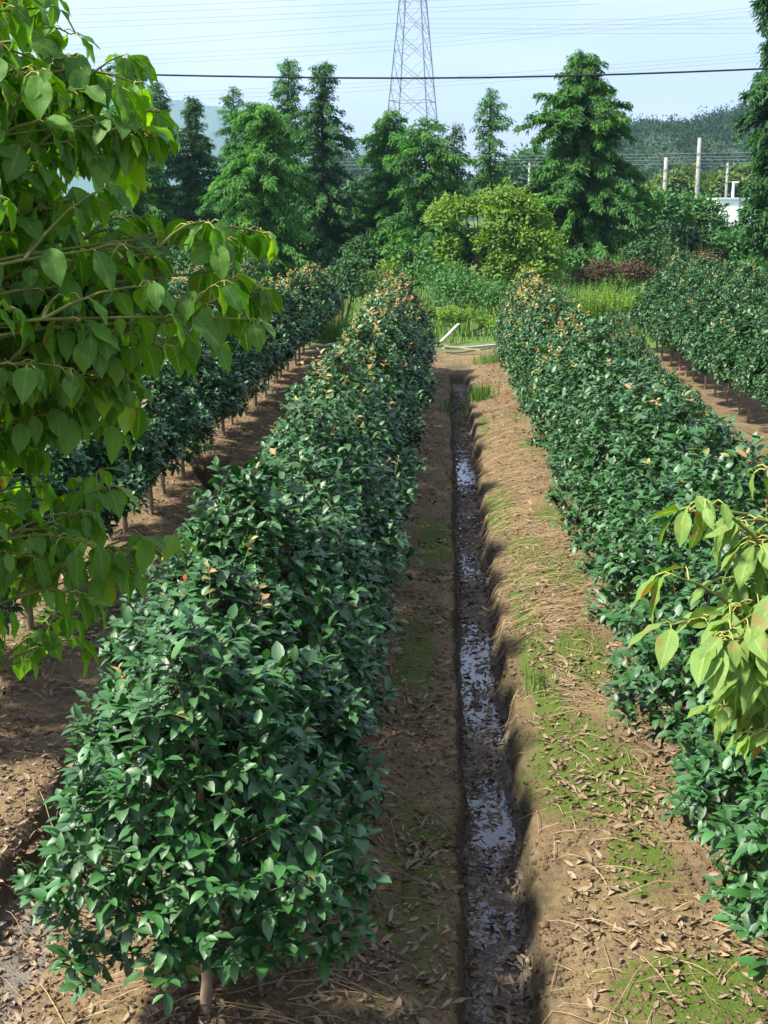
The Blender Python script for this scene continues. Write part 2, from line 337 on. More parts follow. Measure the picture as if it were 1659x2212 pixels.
def ground_mat():
    m, nd, lk = new_mat('soil')
    a = N(nd, 'ShaderNodeAttribute', attribute_name='col'); sp = N(nd, 'ShaderNodeSeparateColor'); lk.new(a.outputs['Color'], sp.inputs['Color'])
    n1 = tex_noise(nd, lk, 2.2, 6, .6); n2 = tex_noise(nd, lk, 17, 5, .65); n3 = tex_noise(nd, lk, 70, 3, .6)
    soil = ramp(nd, lk, n1, [(.30, (.080, .050, .025)), (.50, (.165, .108, .053)), (.68, (.27, .188, .095))])
    soil = mixc(nd, lk, .55, soil, ramp(nd, lk, n2, [(.3, (.045, .03, .016)), (.5, (.15, .10, .05)), (.72, (.28, .20, .105))]))
    # olive algae film
    soil = mixc(nd, lk, mathn(nd, lk, 'MULTIPLY', ramp(nd, lk, tex_noise(nd, lk, 3.3, 4), [(.45, (0, 0, 0)), (.62, (1, 1, 1))]), .28), soil, (.13, .115, .028))
    mud = mixc(nd, lk, n2, (.09, .078, .062), (.20, .17, .13))
    wall = mixc(nd, lk, n2, (.022, .018, .009), (.085, .064, .028))  # moist, algae-covered wall soil, darkened further to paint in the ditch wall's shade
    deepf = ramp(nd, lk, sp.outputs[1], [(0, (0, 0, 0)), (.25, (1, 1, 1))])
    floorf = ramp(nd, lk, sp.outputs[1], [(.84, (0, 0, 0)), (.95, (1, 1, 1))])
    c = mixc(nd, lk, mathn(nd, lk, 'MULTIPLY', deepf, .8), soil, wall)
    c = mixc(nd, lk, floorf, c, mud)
    mossv = mixc(nd, lk, n3, (.022, .045, .003), (.090, .150, .006))
    mf = mathn(nd, lk, 'ADD', sp.outputs[0], mathn(nd, lk, 'MULTIPLY', mathn(nd, lk, 'SUBTRACT', n2, .5), 1.6))
    mf = mathn(nd, lk, 'MULTIPLY', ramp(nd, lk, mf, [(.24, (0, 0, 0)), (.46, (1, 1, 1))]), .92)
    c = mixc(nd, lk, mf, c, mossv)
    gr = mixc(nd, lk, n1, (.05, .09, .018), (.10, .17, .03))
    gf = mathn(nd, lk, 'ADD', sp.outputs[2], mathn(nd, lk, 'MULTIPLY', mathn(nd, lk, 'SUBTRACT', n1, .5), .8), clamp=True)
    gf = mathn(nd, lk, 'MULTIPLY', gf, ramp(nd, lk, sp.outputs[2], [(0, (0, 0, 0)), (.15, (1, 1, 1))]))
    c = mixc(nd, lk, gf, c, gr)
    b = N(nd, 'ShaderNodeBsdfPrincipled'); lk.new(c, b.inputs['Base Color']); b.inputs['Specular IOR Level'].default_value = .35
    wet = mathn(nd, lk, 'MULTIPLY', floorf, ramp(nd, lk, n1, [(.4, (.35, .35, .35)), (.6, (1, 1, 1))]))
    rg = mathn(nd, lk, 'MULTIPLY_ADD', wet, -.62); rg.node.inputs[2].default_value = .92
    lk.new(rg, b.inputs['Roughness'])
    hsum = mathn(nd, lk, 'ADD', n2, mathn(nd, lk, 'MULTIPLY', n3, .5))
    bp = N(nd, 'ShaderNodeBump'); bp.inputs['Strength'].default_value = .8; bp.inputs['Distance'].default_value = .04
    lk.new(hsum, bp.inputs['Height']); lk.new(bp.outputs['Normal'], b.inputs['Normal'])
    o = N(nd, 'ShaderNodeOutputMaterial'); lk.new(b.outputs[0], o.inputs['Surface'])
    return m
SOIL = ground_mat()
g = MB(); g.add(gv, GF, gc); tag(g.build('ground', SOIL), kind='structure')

# shallow water standing in the ditches
def water_mat():
    m, nd, lk = new_mat('ditch_water')
    b = N(nd, 'ShaderNodeBsdfPrincipled'); b.inputs['Base Color'].default_value = (.075, .066, .052, 1)
    b.inputs['Roughness'].default_value = .10; b.inputs['Specular IOR Level'].default_value = .6; b.inputs['IOR'].default_value = 1.5
    bp = N(nd, 'ShaderNodeBump'); bp.inputs['Strength'].default_value = .12; bp.inputs['Distance'].default_value = .01
    lk.new(tex_noise(nd, lk, 9, 2), bp.inputs['Height']); lk.new(bp.outputs['Normal'], b.inputs['Normal'])
    o = N(nd, 'ShaderNodeOutputMaterial'); lk.new(b.outputs[0], o.inputs['Surface'])
    return m
WATER_Z = -.345
w = MB()
yy = np.linspace(4.0, 26.6, 60)
w.add(np.stack([np.stack([np.full(60, .12), yy, np.full(60, WATER_Z)], -1), np.stack([np.full(60, .62), yy, np.full(60, WATER_Z)], -1)], 1).reshape(-1, 3),
      np.stack([np.arange(59)*2, np.arange(59)*2+1, np.arange(59)*2+3, np.arange(59)*2+2], -1))
tag(w.build('water', water_mat()), kind='structure')

# ------------------------------------------------------------------ dry leaves and straw lying on the ground
def litter():
    rng = np.random.default_rng(5); mb = MB()
    P = []; AX = []; NO = []; L = []; tone = []; age = []
    def lay(x, y, wet=0, lift=0.0):
        z = ground_z(x, y); e = .03
        nx_ = -(ground_z(x+e, y)-ground_z(x-e, y))/(2*e); ny_ = -(ground_z(x, y+e)-ground_z(x, y-e))/(2*e)
        nn = np.array([nx_, ny_, 1.0])+rng.normal(0, .5, 3)*np.array([1, 1, 0])
        a = rng.uniform(0, 6.283)
        P.append((x, y, z+.008+lift)); AX.append((math.cos(a), math.sin(a), rng.normal(0, .12))); NO.append(nn)
        L.append(.022+.046*rng.uniform()**1.5); tone.append(rng.uniform(0, 1)*(1-.6*wet)); age.append((rng.uniform(0, 1)**2)*(1-wet))
    n = 0
    while n < 30000:
        y = 4.0+24*rng.uniform()**1.5; x = rng.uniform(-4.0, 1.7)
        if y > 12 and rng.uniform() < .2: continue
        if .06 < x < .62: continue
        dens = .55+1.3*noise.noise(Vector((x*2.2, y*1.5, 8)))+.5*noise.noise(Vector((x*6, y*5, 3)))
        if x < -1.4: dens += .25
        if rng.uniform() > dens: continue
        lay(x, y); n += 1
    for _ in range(6500):                      # the litter caught in the ditch
        y = 4.2+22*rng.uniform()**1.3; x = rng.uniform(.13, .42)
        if rng.uniform() > .5+.5*floor_rise(y): continue
        lay(x, y, wet=.75, lift=.02 if rng.uniform() < .5 else .035)
    for _ in range(700):
        y = 4.2+10*rng.uniform(); x = rng.uniform(-2.3, -1.6); lay(x, y, wet=.2)
    P = np.array(P); AX = np.array(AX); NO = np.array(NO); L = np.array(L); n = len(P)
    leaves(mb, rng, P, AX, NO, L, L*rng.uniform(.34, .52, n), [0, .3, .65, 1], [.1, .9, .8, .05], fold=.75, curl=-.34, wave=.2, age=np.array(age), tone=np.array(tone))
    tag(mb.build('leaf_litter', M['litter']), 'brown dry leaves littering the soil beds and the ditch floor', 'leaf litter', kind='stuff')
    s = MB()
    def stalk(x, y, a, l, h=.0, k=4, r=.0022):
        pts = []
        b = rng.normal(0, .5)
        for i in range(k+1):
            t = i/k; aa = a+b*t
            px, py = x+math.cos(a)*l*t+math.cos(aa+1.57)*.1*l*t*t*b, y+math.sin(a)*l*t+math.sin(aa+1.57)*.1*l*t*t*b
            pts.append((px, py, max(ground_z(px, py), -.2+rng.normal(0, .02))+.012+h*math.sin(t*3.1)))
        s.tube(pts, [r]*k+[r*.4], 3)
    for _ in range(2500):
        y = 9.8+15*rng.uniform(); x = rng.uniform(.45, 1.25)
        if rng.uniform() > .55+1.1*noise.noise(Vector((x, y*.4, 2))): continue
        stalk(x, y, rng.normal(.35, .35)+(math.pi if rng.uniform() < .5 else 0), rng.uniform(.12, .42), rng.uniform(0, .03))
    for _ in range(260):
        y = rng.uniform(4, 14); x = rng.uniform(.5, 1.4); stalk(x, y, rng.uniform(0, 6.3), rng.uniform(.1, .4), rng.uniform(0, .04))
    for _ in range(330):
        y = rng.uniform(4, 20); x = rng.uniform(-.6, .12); stalk(x, y, rng.normal(2.6, .6), rng.uniform(.1, .35), rng.uniform(0, .03))
    for _ in range(500):
        y = rng.uniform(4.5, 22); x = rng.uniform(-3.3, -1.2); stalk(x, y, rng.uniform(0, 6.3), rng.uniform(.1, .45), rng.uniform(0, .04))
    for _ in range(45):
        y = rng.uniform(4.3, 5.2); x = rng.uniform(-1.5, -.4); stalk(x, y, rng.normal(.1, .4), rng.uniform(.15, .4), rng.uniform(0, .03), r=.002)
    tag(s.build('straw', M['straw']), 'pale dry straw stalks scattered over the banks of the ditch', 'straw', kind='stuff')
litter()
def clods():
    rng = np.random.default_rng(12); mb = MB(); P = []; r = []
    while len(P) < 24000:
        y = 4.0+9*rng.uniform()**1.4; x = rng.uniform(-2.4, 1.5)
        z = ground_z(x, y)
        if z < -.3: continue
        if noise.noise(Vector((x*3, y*3, 21)))+.25 < rng.uniform(-.3, .5): continue
        P.append((x, y, z+.001)); r.append(rng.gamma(2.2, .0032)+.0025)
    P = np.array(P); r = np.array(r); n = len(P)
    c = np.array([[x, y, z] for x in (-1, 1) for y in (-1, 1) for z in (-1, 1)], float)*.62
    V = c[None]*r[:, None, None]*rng.uniform(.6, 1.3, (n, 8, 3))*np.array([1, 1, .75]); a = rng.uniform(0, 6.28, n)
    V = np.stack([V[..., 0]*np.cos(a)[:, None]-V[..., 1]*np.sin(a)[:, None], V[..., 0]*np.sin(a)[:, None]+V[..., 1]*np.cos(a)[:, None], V[..., 2]], -1)+P[:, None]
    F = np.array([[0, 1, 3, 2], [4, 6, 7, 5], [0, 4, 5, 1], [2, 3, 7, 6], [0, 2, 6, 4], [1, 5, 7, 3]])[None]+(np.arange(n)*8)[:, None, None]
    C = np.zeros((n, 8, 4)); C[..., 1] = np.where(P[:, 2] < -.06, .5, 0)[:, None]
    mb.add(V, F, C)
    tag(mb.build('soil_crumbs', SOIL), 'small crumbs of brown soil lying on the banks', 'soil', kind='stuff')
clods()

# ------------------------------------------------------------------ camellia shrubs
CT, CW = [0, .14, .40, .70, .88, 1], [.10, .66, 1.0, .82, .36, .03]
def crown_radius(u): return np.interp(u, [0, .07, .17, .27, .42, .58, .75, .90, 1], [.50, .80, .98, 1.0, .88, .70, .52, .31, .06])
class Envelope:
    def __init__(s, seed, R=.72, z0=.33, H=1.47):
        r = np.random.default_rng(seed); s.R, s.z0, s.H = R, z0, H; s.k = r.uniform(0, 6.3, 6)
    def rad(s, u, a):
        l = 1+.045*np.sin(3*a+s.k[0]+4*u)+.04*np.sin(5*a+s.k[1]-7*u)+.05*np.sin(9*u+s.k[2]+2*a)+.03*np.sin(2*a+s.k[3])
        return crown_radius(u)*s.R*l
    def pick(s, rng, n, lo=0., hi=1.):
        u = rng.uniform(lo, hi, n*4); keep = rng.uniform(0, 1, n*4) < crown_radius(u)*.75+.25; u = u[keep][:n]
        a = rng.uniform(0, 2*np.pi, len(u)); return u, a
    def tips(s, u, a, f):
        r = s.rad(u, a)*f; z = s.z0+s.H*(u+.03*np.sin(3*a+s.k[4]))
        z = s.z0+.5*s.H+(z-s.z0-.5*s.H)*(.5+.5*f)
        return np.stack([r*np.cos(a), r*np.sin(a), z], -1)
def shoot_leaves(mb, rng, T, D, up_n, count, Lm, age=None, step=.022, first=0):
    n = len(T); ref = norm(np.cross(D, np.array([[.3, .2, 1.0]])+rng.normal(0, .2, (n, 3)))); b2 = np.cross(D, ref); ph = rng.uniform(0, 6.3, n)
    for k in range(first, count):
        an = ph+k*2.4+rng.normal(0, .3, n)
        side = np.cos(an)[:, None]*ref+np.sin(an)[:, None]*b2
        f = .9-.5*min(1, k/4)
        A = D*f+side*(1.25-f*.55)+rng.normal(0, .12, (n, 3)); A[:, 2] = A[:, 2]*.8+.06; A = norm(A)
        P = T-D*(step*k*rng.uniform(.8, 1.2, n))[:, None]
        L = Lm*rng.uniform(.58, 1.24, n)*(.75 if k == 0 else 1)
        leaves(mb, rng, P, A, up_n+rng.normal(0, .20, (n, 3)), L, L*rng.uniform(.42, .54, n), CT, CW, fold=.34, curl=.26, age=(rng.uniform(0, 1, n) < .004)*.8 if age is None else age)
def make_crown(seed, n_out=520, n_in=190, Lm=.088, young=0, **kw):
    env = Envelope(seed, **kw); rng = np.random.default_rng(seed+100); mb = MB()
    u, a = env.pick(rng, n_out); T = env.tips(u, a, np.ones(len(u)))
    f = np.array([.94+.30*noise.noise(Vector((p[0]*4.2+seed, p[1]*4.2, p[2]*4.6))) for p in T])+rng.uniform(-.05, .06, len(u))
    T = env.tips(u, a, np.clip(f, .70, 1.10))                 # shoots stand in tufts with hollows between
    out = np.stack([np.cos(a), np.sin(a), np.zeros(len(u))], -1)
    D = norm(out*(1.0-.55*u[:, None])+np.array([0, 0, 1.0])*(-.22+1.6*u)[:, None]+rng.normal(0, .22, (len(u), 3)))
    upn = np.array([[0, 0, 1.0]])+out*(.05+.75*np.clip(.35-u, 0, 1))[:, None]
    shoot_leaves(mb, rng, T, D, upn, 6, Lm)
    mb.segs(T+D*.01, T-D*.16+np.array([0, 0, -.04]), .0011, .0022, 4, (.5, 0, 1, 0))
    mb.M[-1][:] = 1
    u, a = env.pick(rng, n_in, .02, .92); T = env.tips(u, a, rng.uniform(.5, .86, len(u)))
    out = np.stack([np.cos(a), np.sin(a), np.zeros(len(u))], -1)
    D = norm(out+np.array([0, 0, 1.0])*(u*.8)[:, None]+rng.normal(0, .3, (len(u), 3)))
    shoot_leaves(mb, rng, T, D, np.array([[0, 0, 1.0]])+out*.5, 6, Lm*1.05)
    if young:                                           # this year's orange and yellow tips
        rng = np.random.default_rng(seed+900); n = young
        u = rng.uniform(.45, 1.0, n*3); u = u[rng.uniform(0, 1, n*3) < (u-.35)*1.3][:n]; a = rng.uniform(0, 6.28, len(u))
        T = env.tips(u, a, rng.uniform(1.0, 1.06, len(u)))
        out = np.stack([np.cos(a), np.sin(a), np.zeros(len(u))], -1)
        D = norm(out*.35+np.array([0, 0, 1.0])+rng.normal(0, .2, (len(u), 3)))
        T = T+D*rng.uniform(.0, .09, len(u))[:, None]
        n0 = len(mb.M)
        shoot_leaves(mb, rng, T, D, np.array([[0, 0, 1.0]])+out*.6, 4, .060, age=1-.5*rng.uniform(0, 1, len(u))**3, step=.02)
        for q in mb.M[n0:]: q[:] = 2
        mb.segs(T, T-D*.16, .0014, .0026, 4, (.2, .5, 1, 0)); mb.M[-1][:] = 3
    return mb.mesh('crown', [M['camellia'], M['twig'], M['young'], M['petiole']])
def make_trunk(seed):
    rng = np.random.default_rng(seed+50); mb = MB()
    h = [-.06, .0, .12, .25, .4, .8, 1.25]; r = [.034, .029, .024, .023, .022, .016, .006]
    ox = np.cumsum(rng.normal(0, .012, 7)); oy = np.cumsum(rng.normal(0, .012, 7)); ox -= ox[1]; oy -= oy[1]
    mb.tube(np.stack([ox, oy, h], -1), r, 8)
    for i in range(11):
        a = i*2.4+rng.normal(0, .3); z = rng.uniform(.36, 1.1); L = .5*(1.35-z*.75)
        j = np.interp(z, h, np.arange(7)); bx = np.interp(z, h, ox); by = np.interp(z, h, oy)
        t = np.linspace(0, 1, 4)
        mb.tube(np.stack([bx+np.cos(a)*L*t, by+np.sin(a)*L*t, z+.28*t-.05*t*t], -1), .009*(1-.8*t), 5)
    return mb.mesh('trunk', M['bark'])
N_CR = 7
CROWNS = {}
YN = {0: 0, 1: 3, 2: 14, 3: 22, 4: 42}
def crown_mesh(ci, lvl, stem=False):
    k = (ci % 4 if stem else ci, lvl, stem)
    if k not in CROWNS:
        CROWNS[k] = make_crown(40+ci, 520, 170, young=YN[lvl], R=.62, z0=.60, H=1.18) if stem else make_crown(10+ci, young=YN[lvl])
    return CROWNS[k]
TRUNKS = [make_trunk(i) for i in range(4)]
rr = random.Random(4)
def shrub(x, y, label, group, lvl=1, s=1.0, sz=1.0, ci=None, me=None, stem=False):
    ci = rr.randrange(N_CR) if ci is None else ci
    t = thing('camellia_shrub', label, 'shrub', (x, y, ground_z(x, y)), rr.uniform(0, 6.28), group, (s, s, sz))
    link('trunk', TRUNKS[rr.randrange(4)], t); link('crown', me or crown_mesh(ci, lvl, stem), t)
    return t
def row(x, y0, y1, step, text, group, lvlf, first_gap=None, s=1.0, sz=1.0, first=None, last=None, drift=0., near=None, stem=False):
    y = y0; i = 0; ys_ = []
    while y <= y1:
        ys_.append(y); y += (first_gap if (i == 0 and first_gap) else step*rr.uniform(.9, 1.1)); i += 1
    for i, y in enumerate(ys_):
        lab = text % ORD[i]
        if i == 0 and first: lab = first
        if i == len(ys_)-1 and last: lab = last
        me = near[i] if near and i < len(near) else None
        shrub(x+drift*(y-y0)+rr.uniform(-.05, .05), y, lab, group, lvlf(y, i), (1 if me else s)*rr.uniform(.95, 1.05), sz*rr.uniform(.93, 1.08), me=me, stem=stem)
NEAR_C = [make_crown(71, 640, 260, .088, 1, R=.68, z0=.30, H=1.34), make_crown(72, 700, 260, .088, 5, R=.72, z0=.32, H=1.42), make_crown(73, 760, 260, .088, 4)]
NEAR_R = [make_crown(74, 760, 260, .088, 0, R=.70), make_crown(75, 760, 260, .088, 0)]
row(-.98, 4.82, 28.2, .98, 'glossy camellia shrub, %s from the front in the row left of the ditch', 'camellias in the row left of the ditch',
    lambda y, i: 1 if y < 10 else 2 if y < 16 else 3 if y < 22 else 4, first='big round camellia on a bare stem in the bottom left foreground',
    last='camellia tipped with orange shoots at the far end of the row left of the ditch', near=NEAR_C)
row(-3.13, 7.8, 33, .97, 'shaded camellia, %s from the front in the row behind the left tree', 'camellias in the row behind the left tree',
    lambda y, i: 1 if y < 18 else 2 if y < 25 else 3, stem=True, last='orange tipped camellia at the far end of the row behind the left tree')
row(1.76, 4.7, 29.5, .98, 'pale shining camellia, %s from the front in the row right of the ditch', 'camellias in the row right of the ditch',
    lambda y, i: 0 if y < 5 else 1 if y < 16 else 2 if y < 25 else 4, first='camellia in the bottom right corner, cut by the edge of the picture',
    last='camellia with orange tips at the far end of the row right of the ditch', near=NEAR_R)
row(2.72, 12.4, 30, .9, 'low camellia, %s from the front beside the right row', 'low camellias behind the right row',
    lambda y, i: 2 if i % 2 else 1, s=.58, sz=.60, drift=.05)
row(4.78, 16.2, 31.5, .96, 'thin stemmed camellia, %s from the front in the right edge row', 'camellias in the row at the right edge',
    lambda y, i: 1, stem=True, last='camellia at the far end of the right edge row, beside the tall weeds')
row(7.1, 26.5, 42, 1.1, 'distant camellia, %s from the front in the outermost right row', 'camellias in the outermost right row', lambda y, i: i % 3)
row(-5.4, 15, 36, 1.1, 'half hidden camellia, %s from the front in the outermost left row', 'camellias in the outermost left row', lambda y, i: 2 if y < 24 else 3)

# ------------------------------------------------------------------ foliage builders for the trees
def conifer(label, px, top_y, base_half, Y, mat='redwood', seed=0, dense=1.0, low=.04, flat=0.0, lean=0.0, group='conifers along the far edge of the nursery', bright=0.0, px_base=None):
    """feathery redwood: base at distance Y, top where the photo shows it"""
    Y = Y*K
    base = at(px if px_base is None else px_base, 590, Y); top = at(px, top_y, Y); H = top.z; R = base_half/FOC*Y*1.30
    t = thing('redwood_tree', label, 'tree', (base.x, Y, 0), 0, group)
    rng = np.random.default_rng(seed); tr = MB(); mb = MB()
    sx = top.x-base.x
    zz = np.linspace(-.2, H*.985, 9); wob = np.cumsum(rng.normal(0, .03, 9)); wob -= wob[0]
    ax = lambda z: np.interp(z, zz, wob+sx*np.clip(zz/H, 0, 1))
    tr.tube(np.stack([wob+sx*np.clip(zz/H, 0, 1), np.zeros(9), zz], -1), np.interp(zz, [0, H], [.14+.006*H, .015]), 8)
    nb = int(H*23*dense)
    P = []; A = []; L = []; tone = []
    for i in range(nb):
        h = low+(1-low)*(i+.5)/nb; z = h*H
        prof = (1-h)**.38*1.0 if not flat else min((1-h)**.24, 1.0)
        prof *= .55+.45*min(1, (h-low)/.18+.25) if low > .2 else 1
        lump = .88+.20*math.sin(h*H*2.1+seed)+.10*math.sin(h*H*5.3+seed*2)
        ln = max(.18, R*prof*lump*rng.uniform(.55, 1.15))
        a = i*2.399+rng.normal(0, .5)
        rise = .35*h+.05+rng.normal(0, .1); droop = .38+.15*rng.normal()
        k = 6; tt = np.linspace(0, 1, k)
        bx = ax(z)+np.cos(a)*ln*tt; by = np.sin(a)*ln*tt; bz = z+ln*(rise*tt-droop*tt*tt)
        pts = np.stack([bx, by, bz], -1)
        tr.tube(pts, np.linspace(.012+.012*ln, .004, k), 4)
        ns_ = int(max(16, ln*170*dense**.5))
        u = rng.uniform(.03, 1, ns_)**.85
        q = np.stack([np.interp(u, tt, pts[:, c]) for c in range(3)], -1)
        dirb = np.array([math.cos(a), math.sin(a), 0.0]); sd = np.array([-math.sin(a), math.cos(a), 0])
        sg = rng.choice([-1, 1], ns_)
        ad = dirb*.55+sd*(sg*rng.uniform(.2, 1.0, ns_))[:, None]+np.array([0, 0, 1.0])*rng.normal(-.32, .3, ns_)[:, None]
        P.append(q+rng.normal(0, .07, (ns_, 3))); A.append(ad); L.append(rng.uniform(.08, .23, ns_)*min(1.3, .75+ln*.3))
        tone.append(np.clip(rng.uniform(0, .8)+rng.normal(0, .16, ns_)+bright, 0, 1))
    P = np.concatenate(P); A = np.concatenate(A); L = np.concatenate(L); tone = np.concatenate(tone); n = len(P)
    leaves(mb, rng, P, A, np.array([[0, 0, 1.0]])+rng.normal(0, .5, (n, 3)), L, L*rng.uniform(.20, .34, n), [0, .45, 1], [.35, 1, .12], cols=2, fold=0, curl=.35, tone=tone)
    tr.build('trunk', M['bark_dark'], t); mb.build('crown', M[mat], t)
    return t
def leaf_blob(mb, rng, c, r, n, L, jitter=.12, tone0=.0, age=0.):
    """one clump of leaves filling a lumpy ellipsoid"""
    d = norm(rng.normal(0, 1, (n, 3))); d[:, 2] = np.where(d[:, 2] < -.35, -d[:, 2]*.6, d[:, 2])
    f = rng.uniform(.35, 1.0, n)**.45*(1+.16*np.sin(d[:, 0]*7+c[0])+.14*np.sin(d[:, 2]*6+c[1]*2)+.1*np.sin(d[:, 1]*11))
    P = np.array(c)+d*np.array(r)*f[:, None]
    A = norm(d*.8+rng.normal(0, .6, (n, 3))+np.array([0, 0, -.1])); Nn = d*.7+np.array([0, 0, .7])+rng.normal(0, .4, (n, 3))
    ll = L*rng.uniform(.65, 1.3, n)
    leaves(mb, rng, P, A, Nn, ll, ll*rng.uniform(.42, .62, n), [0, .45, 1], [.2, 1, .1], cols=2 if L < .2 or L > .9 else 3, fold=.2, curl=.25,
           tone=np.clip(rng.uniform(.0, .5, n)+.5*rng.uniform()+tone0, 0, 1), age=age)
def bush(name, label, cat, base, lobes, mat, leaf, seed, stems=6, group=None, height=None, twigs=0, twig_mat='twig', age=0.):
    """lobes: (dx, dy, z, rx, ry, rz, count) in metres about the base"""
    rng = np.random.default_rng(seed); t = thing(name, label, cat, base, 0, group); mb = MB(); tr = MB()
    for (dx, dy, z, rx, ry, rz, n) in lobes:
        k = max(3, int(n/260))                         # sub-clumps give the crown its uneven light and dark
        for j in range(k):
            d = norm(rng.normal(0, 1, (1, 3)))[0]; d[2] = abs(d[2])*1.0-.25
            cc = np.array([dx, dy, z])+d*np.array([rx, ry, rz])*rng.uniform(.25, .75)
            leaf_blob(mb, rng, cc, np.array([rx, ry, rz])*rng.uniform(.42, .68), n//k, leaf, age=age if np.isscalar(age) else rng.uniform(*age))
        tt = np.linspace(0, 1, 5)
        for j in range(stems):
            e = np.array([dx, dy, z])+rng.normal(0, .35, 3)*np.array([rx, ry, rz])
            s0 = np.array([rng.normal(0, .08), rng.normal(0, .08), -.1])
            pts = s0+(e-s0)*tt[:, None]+np.array([0, 0, 1.0])*(np.sin(tt*3.14)*.1*z)[:, None]
            tr.tube(pts, np.linspace(.02+.012*z, .008, 5), 5)
        for j in range(twigs):
            s0 = np.array([dx, dy, z])+rng.normal(0, .3, 3)*np.array([rx, ry, rz]); e = s0+rng.normal(0, .5, 3)*np.array([rx, ry, rz])+np.array([0, 0, .4*rz])
            tr.tube([s0, (s0+e)/2+rng.normal(0, .05, 3), e], [.010, .007, .003], 4)
    tr.build('trunk' if cat == 'tree' else 'stem', M[twig_mat], t); mb.build('crown' if cat == 'tree' else 'foliage', M[mat], t)
    return t

# the conifers behind the nursery
conifer('dark conifer half hidden behind the drooping leaves of the left tree', 268, 128, 105, 34, 'redwood', 1, 1.0)
conifer('narrow conifer just right of the one behind the left tree', 338, 178, 62, 36, 'redwood_dark', 2, .9)
conifer('dark pointed conifer standing alone against the bluish far hill', 426, 212, 66, 35, 'redwood_dark', 3, 1.1)
conifer('thin topped conifer showing above the bright bushy one', 505, 186, 56, 40, 'redwood', 4, .7)
conifer('bright green bushy conifer, the broadest on the left side', 562, 226, 118, 31, 'redwood', 5, 1.35, bright=.22)
conifer('tall slim conifer, left of the twin pair by the lattice tower', 618, 130, 66, 37, 'redwood', 6, .85)
conifer('tall slim conifer, right of the twin pair by the lattice tower', 700, 138, 78, 35, 'redwood_dark', 7, .95)
conifer('round topped conifer at the left foot of the lattice tower', 848, 240, 72, 36, 'redwood', 8, 1.0, flat=1)
conifer('flat topped conifer in front of the lattice tower', 925, 256, 92, 34, 'redwood', 9, .75, flat=1, px_base=905)
conifer('bent conifer with one long drooping side branch right of the lattice tower', 985, 268, 50, 35, 'redwood_dark', 10, .5, flat=1, low=.35, px_base=950)
conifer('sparse thin conifer with a long bare trunk above the yellow green tree', 1056, 190, 62, 38, 'redwood', 11, .42, low=.48)
conifer('big cone shaped conifer, densest in the middle right', 1255, 118, 135, 33, 'redwood', 12, 1.6, bright=.08)
conifer('huge dark conifer rising out of the picture at the right edge', 1700, -170, 86, 25, 'redwood_dark', 13, 2.0, px_base=1708)

# broadleaf bushes between the rows and the conifers
def px_base(x, Y): p = at(x, 600, Y*K); return (p.x, Y*K, 0)
bush('yellow_green_tree', 'yellow green leafy tree in sunshine at the far end of the ditch', 'tree', px_base(1048, 26),
     [(.5, 0, 3.0, 1.1, .9, 1.0, 2900), (1.3, .1, 2.8, 1.05, .8, 1.0, 2600), (-1.25, .1, 2.75, .95, .8, 1.0, 2300), (-.5, .4, 3.2, .7, .7, .6, 900), (.9, -.5, 2.1, 1.15, .8, 1.0, 2600), (1.7, -.3, 2.0, .95, .8, 1.0, 2300), (-1.5, -.2, 1.8, .75, .7, .7, 1000), (-2.3, -.4, 1.25, 1.15, .8, 1.0, 2400), (-1.2, -.5, .8, .9, .8, .7, 1300), (1.5, -.5, 1.1, 1.0, .8, .8, 1700), (.5, -.6, 1.1, .9, .8, .8, 1500), (2.2, -.2, 1.2, .7, .7, .7, 1000)],
     'yellow_green', .15, 21, 2, twigs=4)
bush('climber_bush', 'glossy green bush with larger leaves left of the yellow green tree', 'shrub', px_base(878, 25),
     [(0, 0, 1.5, .8, .8, 1.2, 900), (-.1, 0, .6, .9, .8, .7, 500)], 'mid_green', .17, 22)
bush('maroon_shrub', 'dark maroon shrub right of the yellow green tree', 'shrub', px_base(1320, 26), [(-.5, 0, .95, .9, .8, .75, 1600), (.6, 0, .9, .8, .7, .8, 1500)], 'maroon', .10, 23, twigs=25)
bush('rusty_shrub', 'rust tinged shrub with an orange crown in front of the right conifer', 'shrub', px_base(1512, 26), [(0, 0, 1.0, 1.15, .8, .75, 1700), (-.1, 0, 1.5, .8, .5, .3, 500)], 'maroon', .10, 24, twigs=20, age=(.0, .8))
bush('round_bush', 'rounded mid green bush in front of the concrete poles', 'shrub', px_base(1445, 42), [(-.6, 0, 2.6, 1.9, 1.4, 2.0, 3000), (1.2, .4, 2.6, 1.6, 1.4, 1.7, 2200), (2.7, .4, 1.3, 1.3, 1.1, 1.2, 1300)], 'mid_green', .26, 25)
bush('round_bush', 'bright green bush under the white building', 'shrub', px_base(1575, 40), [(0, 0, 1.0, 1.5, 1.0, 1.0, 1500)], 'mid_green', .24, 26)
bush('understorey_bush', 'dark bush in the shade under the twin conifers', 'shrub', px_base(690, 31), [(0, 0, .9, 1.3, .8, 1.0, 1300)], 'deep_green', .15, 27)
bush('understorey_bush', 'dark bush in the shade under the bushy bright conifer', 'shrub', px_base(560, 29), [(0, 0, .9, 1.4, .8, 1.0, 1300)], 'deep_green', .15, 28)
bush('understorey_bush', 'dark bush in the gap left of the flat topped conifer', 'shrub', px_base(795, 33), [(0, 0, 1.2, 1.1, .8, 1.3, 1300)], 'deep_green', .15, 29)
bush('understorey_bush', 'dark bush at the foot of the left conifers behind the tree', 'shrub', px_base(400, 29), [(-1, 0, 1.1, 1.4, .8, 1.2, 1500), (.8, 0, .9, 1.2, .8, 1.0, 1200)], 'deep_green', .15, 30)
bush('understorey_bush', 'dark bush between the big cone conifer and the yellow green tree', 'shrub', px_base(1215, 29), [(0, 0, 1.0, 1.1, .8, 1.1, 1200)], 'mid_green', .15, 31)
